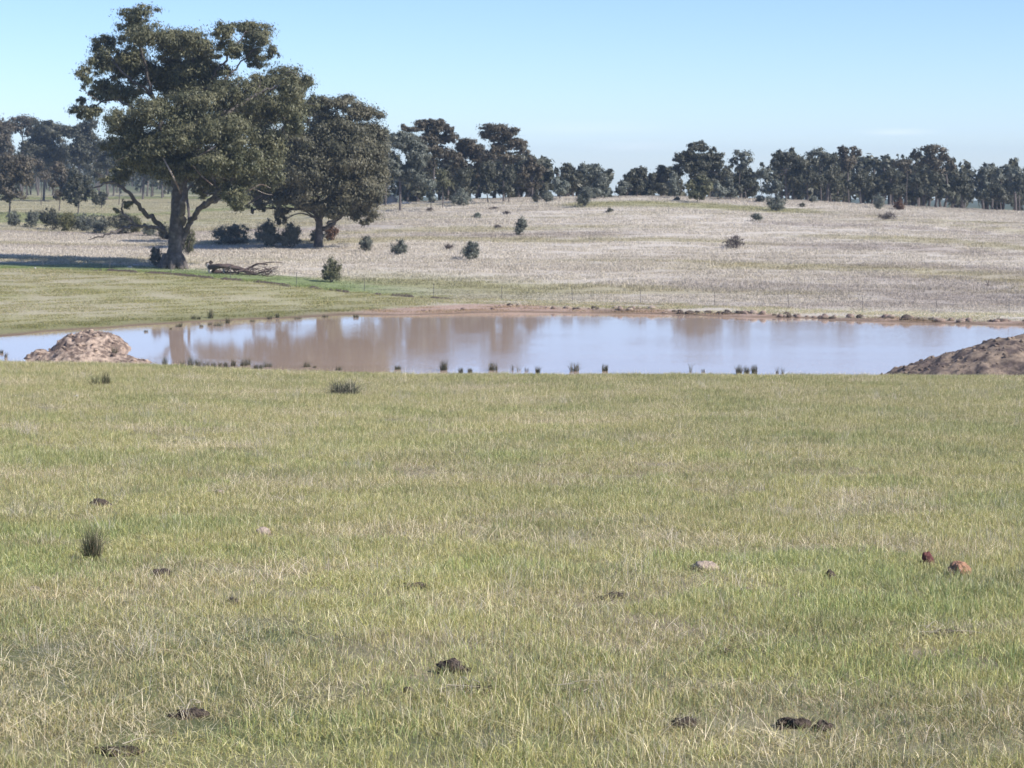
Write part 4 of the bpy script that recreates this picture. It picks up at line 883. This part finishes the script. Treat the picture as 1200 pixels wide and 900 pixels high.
# ------------------------------------------------------------------ turned clods and scrapes in the near grass
def clod(px, row, w, h, lab, pieces=5, mats_=('clod',), sticks=0, blades_=0):
    x, y, z = ground_hit(px, row, 5, 45); s = y / F; b0 = np.array([x, y, z]); t = thing('soil_clod', lab, 'soil clod', b0)
    Vs, Qs = [], []; nl, nm = 14, 18
    for i in range(pieces):
        f = (1 if pieces < 7 else .55) if i == 0 else rng.uniform(.22, .5); r = np.array([w * s / 2.3 * f, w * s / 3.6 * f, h * s * .62 * f])
        off = np.zeros(3) if i == 0 else np.array([rng.uniform(-.5, .5) * w * s, rng.uniform(-.4, .4) * w * s, rng.uniform(0, .2) * h * s])
        v, q_ = blob_surface(nl, nm, r, .75, 2.4, int(rng.integers(60))); Vs.append(v + off + [0, 0, r[2] * .25]); Qs.append(q_ + i * nl * nm)
    obj('soil', mesh('soil', np.vstack(Vs), np.vstack(Qs), mats=[M[mats_[0]]]), t)
    if sticks:
        tb = Tubes()
        for i in range(sticks):
            a = rng.random() * 3.14; c = np.array([rng.uniform(-.5, .5) * w * s, rng.uniform(-.1, .1), rng.uniform(.02, .06)]); d = np.array([math.cos(a), math.sin(a) * .4, rng.uniform(-.1, .25)]) * w * s * rng.uniform(.3, .6)
            tb.add(smooth_path([c - d * .7, c + rng.normal(size=3) * .012, c + d * .6], 3), [.0022, .001], 4)
        obj('twigs', tb.build('twigs', M['straw_twig']), t)
    if blades_:
        v, q_, t_, c_ = blades(blades_, w * s * .35, h * s * 1.3, .003, .7, [(.30, .27, .20), (.42, .38, .29), (.2, .17, .12)], [40, 30, 30])
        obj('dead_grass', mesh('dead_grass', v, q_, t_, c_, [M['rush']]), t)
    return t
clod(530, 790, 42, 20, 'black upturned sod lump, darkest thing in the near grass', 6)
clod(478, 814, 16, 10, 'small dark crumb of soil left of and below the black sod lump', 3)
clod(550, 824, 70, 12, 'scrape of dark crumbly soil with pale straws across it, just below the black sod lump', 9, sticks=4)
clod(672, 822, 60, 14, 'dark scrape with a bleached root beside the strawy scrape', 7, sticks=5, blades_=120)
clod(935, 862, 64, 24, 'large dark humped clod near the bottom of the picture', 7)
clod(803, 860, 34, 16, 'grey dead tussock stump with pale stalks left of the large humped clod', 3, blades_=220)
clod(722, 704, 50, 10, 'brown broken soil patch between the black sod lump and the pale flat stone', 7, blades_=60)
clod(1108, 754, 56, 9, 'flat brown litter with bleached twigs below the orange stone', 6, sticks=6, blades_=50)
clod(190, 679, 26, 12, 'brown clod with dry tuft right of the rush tussock', 4, blades_=60)
clod(272, 714, 22, 13, 'grey dead grass stump in the left half of the near paddock', 2, blades_=160)
clod(222, 848, 44, 11, 'dark twiggy scrape in the lower left of the near grass', 5, sticks=5, blades_=60)
clod(486, 691, 40, 7, 'thin dark scrape above the middle of the near grass', 5)
clod(118, 597, 26, 10, 'dull brown clod above the rush tussock', 3, blades_=60)
clod(850, 775, 20, 8, 'small scrape of soil between the large humped clod and the pale stone', 3, blades_=30)
clod(145, 893, 50, 12, 'dark bare scrape at the bottom edge in the lower left', 6, sticks=2)

# ------------------------------------------------------------------ rushes
def rush(px, row, w, h, lab, group=None, n=130, dark=True, dmin=5, dmax=400, onwater=False, cols=None, lean=.22, bw=None):
    if onwater: w, h, n, lean = w * 1.25, h * rng.uniform(.95, 1.4), int(n * 1.3), rng.uniform(.15, .5)
    if onwater:
        D = ZW / (ray(px, row)[2] / ray(px, row)[1]); x, y = float(at(px, row, D)[0]), D; z = max(ZW, float(zg(x, y))) - .02
    else: x, y, z = ground_hit(px, row, dmin, dmax)
    s = y / F; bw = bw or max(.003, .25 * s)
    cols = cols or [(.05, .06, .03), (.09, .095, .05), (.16, .13, .08), (.24, .20, .13)]
    v, q_, t_, c_ = blades(n, w * s * .30, h * s * .95, bw, lean, cols, [35, 30, 22, 13], bend=.5)
    o = obj('rush_tussock', mesh('rush_tussock', v, q_, t_, c_, [M['rush']]), None, (x, y, z)); return tag(o, lab, 'rush tussock', group)
rush(108, 662, 30, 46, 'dark upright rush tussock alone in the left half of the near paddock', n=460, bw=.0026, lean=.28, cols=[(.08, .095, .05), (.14, .14, .08), (.24, .19, .13), (.34, .29, .2)])
rush(403, 464, 44, 22, 'spreading grey-green tussock near the far edge of the near paddock', n=520, bw=.009, cols=[(.10, .11, .075), (.16, .16, .11), (.22, .2, .14), (.30, .27, .2)], lean=.9)
rush(124, 452, 15, 18, 'short dark tussock below the two-humped clay heap, right one of the close pair', n=160)
rush(111, 453, 15, 15, 'short paler tussock below the two-humped clay heap, left one of the close pair', n=120, lean=.5)
PALEC = [(.42, .37, .25), (.48, .43, .30), (.35, .3, .2), (.52, .47, .36)]
for px, row, w, h, lab in [(25, 612, 50, 44, 'loose pale seeding tussock at the left edge of the near paddock'), (577, 893, 46, 40, 'upright bunch of grey dead stalks at the bottom centre'), (850, 720, 30, 34, 'thin pale stalks standing right of and below the flat pale stone'), (797, 505, 18, 20, 'pale stalk tuft in the upper middle of the near paddock'), (1060, 455, 16, 12, 'faint tall stalks near the foot of the big clod heap'), (1150, 830, 50, 34, 'bleached stalks leaning near the lower right corner'), (60, 640, 40, 30, 'bleached lying stalks just left of the dark rush tussock'), (1075, 640, 40, 26, 'grey tuft just above the dark red stone')]:
    rush(px, row, w, h, lab, n=60, cols=PALEC, lean=.75, bw=.0022)
GW = 'rushes in the shallows of the pond'
for px, row, w, h, lab in [(466,433,9,5,'low flat rush clump in the near shallows, first right of the mud-coloured shallows'),(520,434,11,11,'dark rush clump standing second along the open near shallows'),(540,437,6,7,'little rush tuft just right of the second dark clump'),(551,437,6,8,'second little rush tuft beside its twin in the near shallows'),
    (578,434,14,9,'broad low rush clump in the middle of the near shallows'),(600,434,5,8,'thin rush sprig, first of three right of the broad low clump'),(608,434,7,8,'thin rush sprig, second of three right of the broad low clump'),(617,435,6,6,'thin rush sprig, third of three right of the broad low clump'),(630,438,6,8,'single short rush tuft near the centre shoreline'),(673,435,13,9,'squat dark rush clump, left of the narrow dark one'),(709,435,9,10,'narrow dark rush clump right of the squat one'),
    (810,436,6,11,'wispy rush stalks, taller of the wispy pair'),(824,436,5,5,'wispy rush stalks, shorter of the wispy pair'),(866,438,8,9,'first of three upright dark clumps close together'),(875,438,7,10,'second of three upright dark clumps close together'),(884,438,8,12,'tallest and last of three upright dark clumps close together'),(911,438,4,9,'faint rush stalks left of its twin, before the clod heap'),(917,438,4,9,'faint rush stalks right of its twin, before the clod heap')]:
    wisp = 'wispy' in lab or 'faint' in lab or 'sprig' in lab
    rush(px, row, w, h, lab, GW, n=25 if wisp else 140, onwater=True)
for px, row, w, h in [(193,430,8,11),(214,431,8,8),(224,430,10,14),(232,431,9,10),(241,431,10,9),(250,431,8,7),(258,431,6,6),(265,431,6,8),(273,429,7,7),(285,429,9,8),(290,428,9,11),(300,432,6,7),(306,432,7,6),(314,430,13,7),(360,430,11,8),(369,431,5,3),(397,434,9,6)]:
    rush(px, row, w, h, 'short dark rush tussock in the shallows along the near left shore', 'rushes along the near left shore', n=90, onwater=True)
for px, row, w, h in [(227,376,7,6),(233,376,5,4),(247,375,7,9),(256,382,14,8),(267,379,7,9),(210,383,9,6),(200,386,3,2),(316,374,6,5),(325,373,6,6),(349,374,13,4),(381,372,9,4),(296,377,8,3),(236,383,6,3),(246,381,6,4),(171,389,6,3),(417,372,9,5)]:
    rush(px, row, w, h, 'low dark rush tuft at the far left water edge', 'rushes along the far left water edge', n=80, onwater=True)
rush(129, 396, 6, 7, 'small rush in open water right of the clay heap, farthest of three', GW, 70, onwater=True)
rush(124, 406, 9, 9, 'dark rush touching the clay heap, middle of three', GW, 110, onwater=True)
rush(134, 416, 8, 11, 'upright rush near the toe of the clay heap, nearest of three', GW, 90, onwater=True)
rush(2, 414, 6, 6, 'small rush at the picture edge left of the clay heap', GW, 60, onwater=True); rush(7, 419, 5, 6, 'little rush sprig below the one at the picture edge', GW, 40, onwater=True)
# dead stake on the right of the rise
x, y, z = ground_hit(1157, 336, 140); tb = Tubes(); tb.add([[0, 0, -.1], [.08, 0, .32], [.14, 0, .62]], [.05, .02], 5); tb.add([[.05, 0, .1], [-.25, 0, .2]], [.04, .02], 4)
tag(obj('dead_stick', tb.build('dead_stick', M['deadwood']), None, (x, y, z)), 'forked dead stick poking from the dry grass at the right of the rise', 'dead stick')

# ------------------------------------------------------------------ air
hz = bpy.data.materials.new('haze'); hz.use_nodes = True; nt = hz.node_tree; nt.nodes.remove(nt.nodes['Principled BSDF'])
pv = nt.nodes.new('ShaderNodeVolumePrincipled'); pv.inputs['Color'].default_value = (.62, .80, 1.0, 1); pv.inputs['Density'].default_value = .00022; pv.inputs['Anisotropy'].default_value = .2
nt.links.new(pv.outputs[0], nt.nodes['Material Output'].inputs['Volume'])
x0, x1, y0, y1, z0, z1 = -1650, 1650, -90, 1750, float(GZ.min()) - 1, 14.0
V = [(x0, y0, z0), (x1, y0, z0), (x1, y1, z0), (x0, y1, z0), (x0, y0, z1), (x1, y0, z1), (x1, y1, z1), (x0, y1, z1)]
tag(obj('haze', mesh('haze', V, [(3, 2, 1, 0), (4, 5, 6, 7), (0, 1, 5, 4), (1, 2, 6, 5), (2, 3, 7, 6), (3, 0, 4, 7)], mats=[hz])), 'thin pale air between the camera and the far trees', kind='stuff')
print('done', round(time.time() - T0, 1), 'objects', len(S.objects))
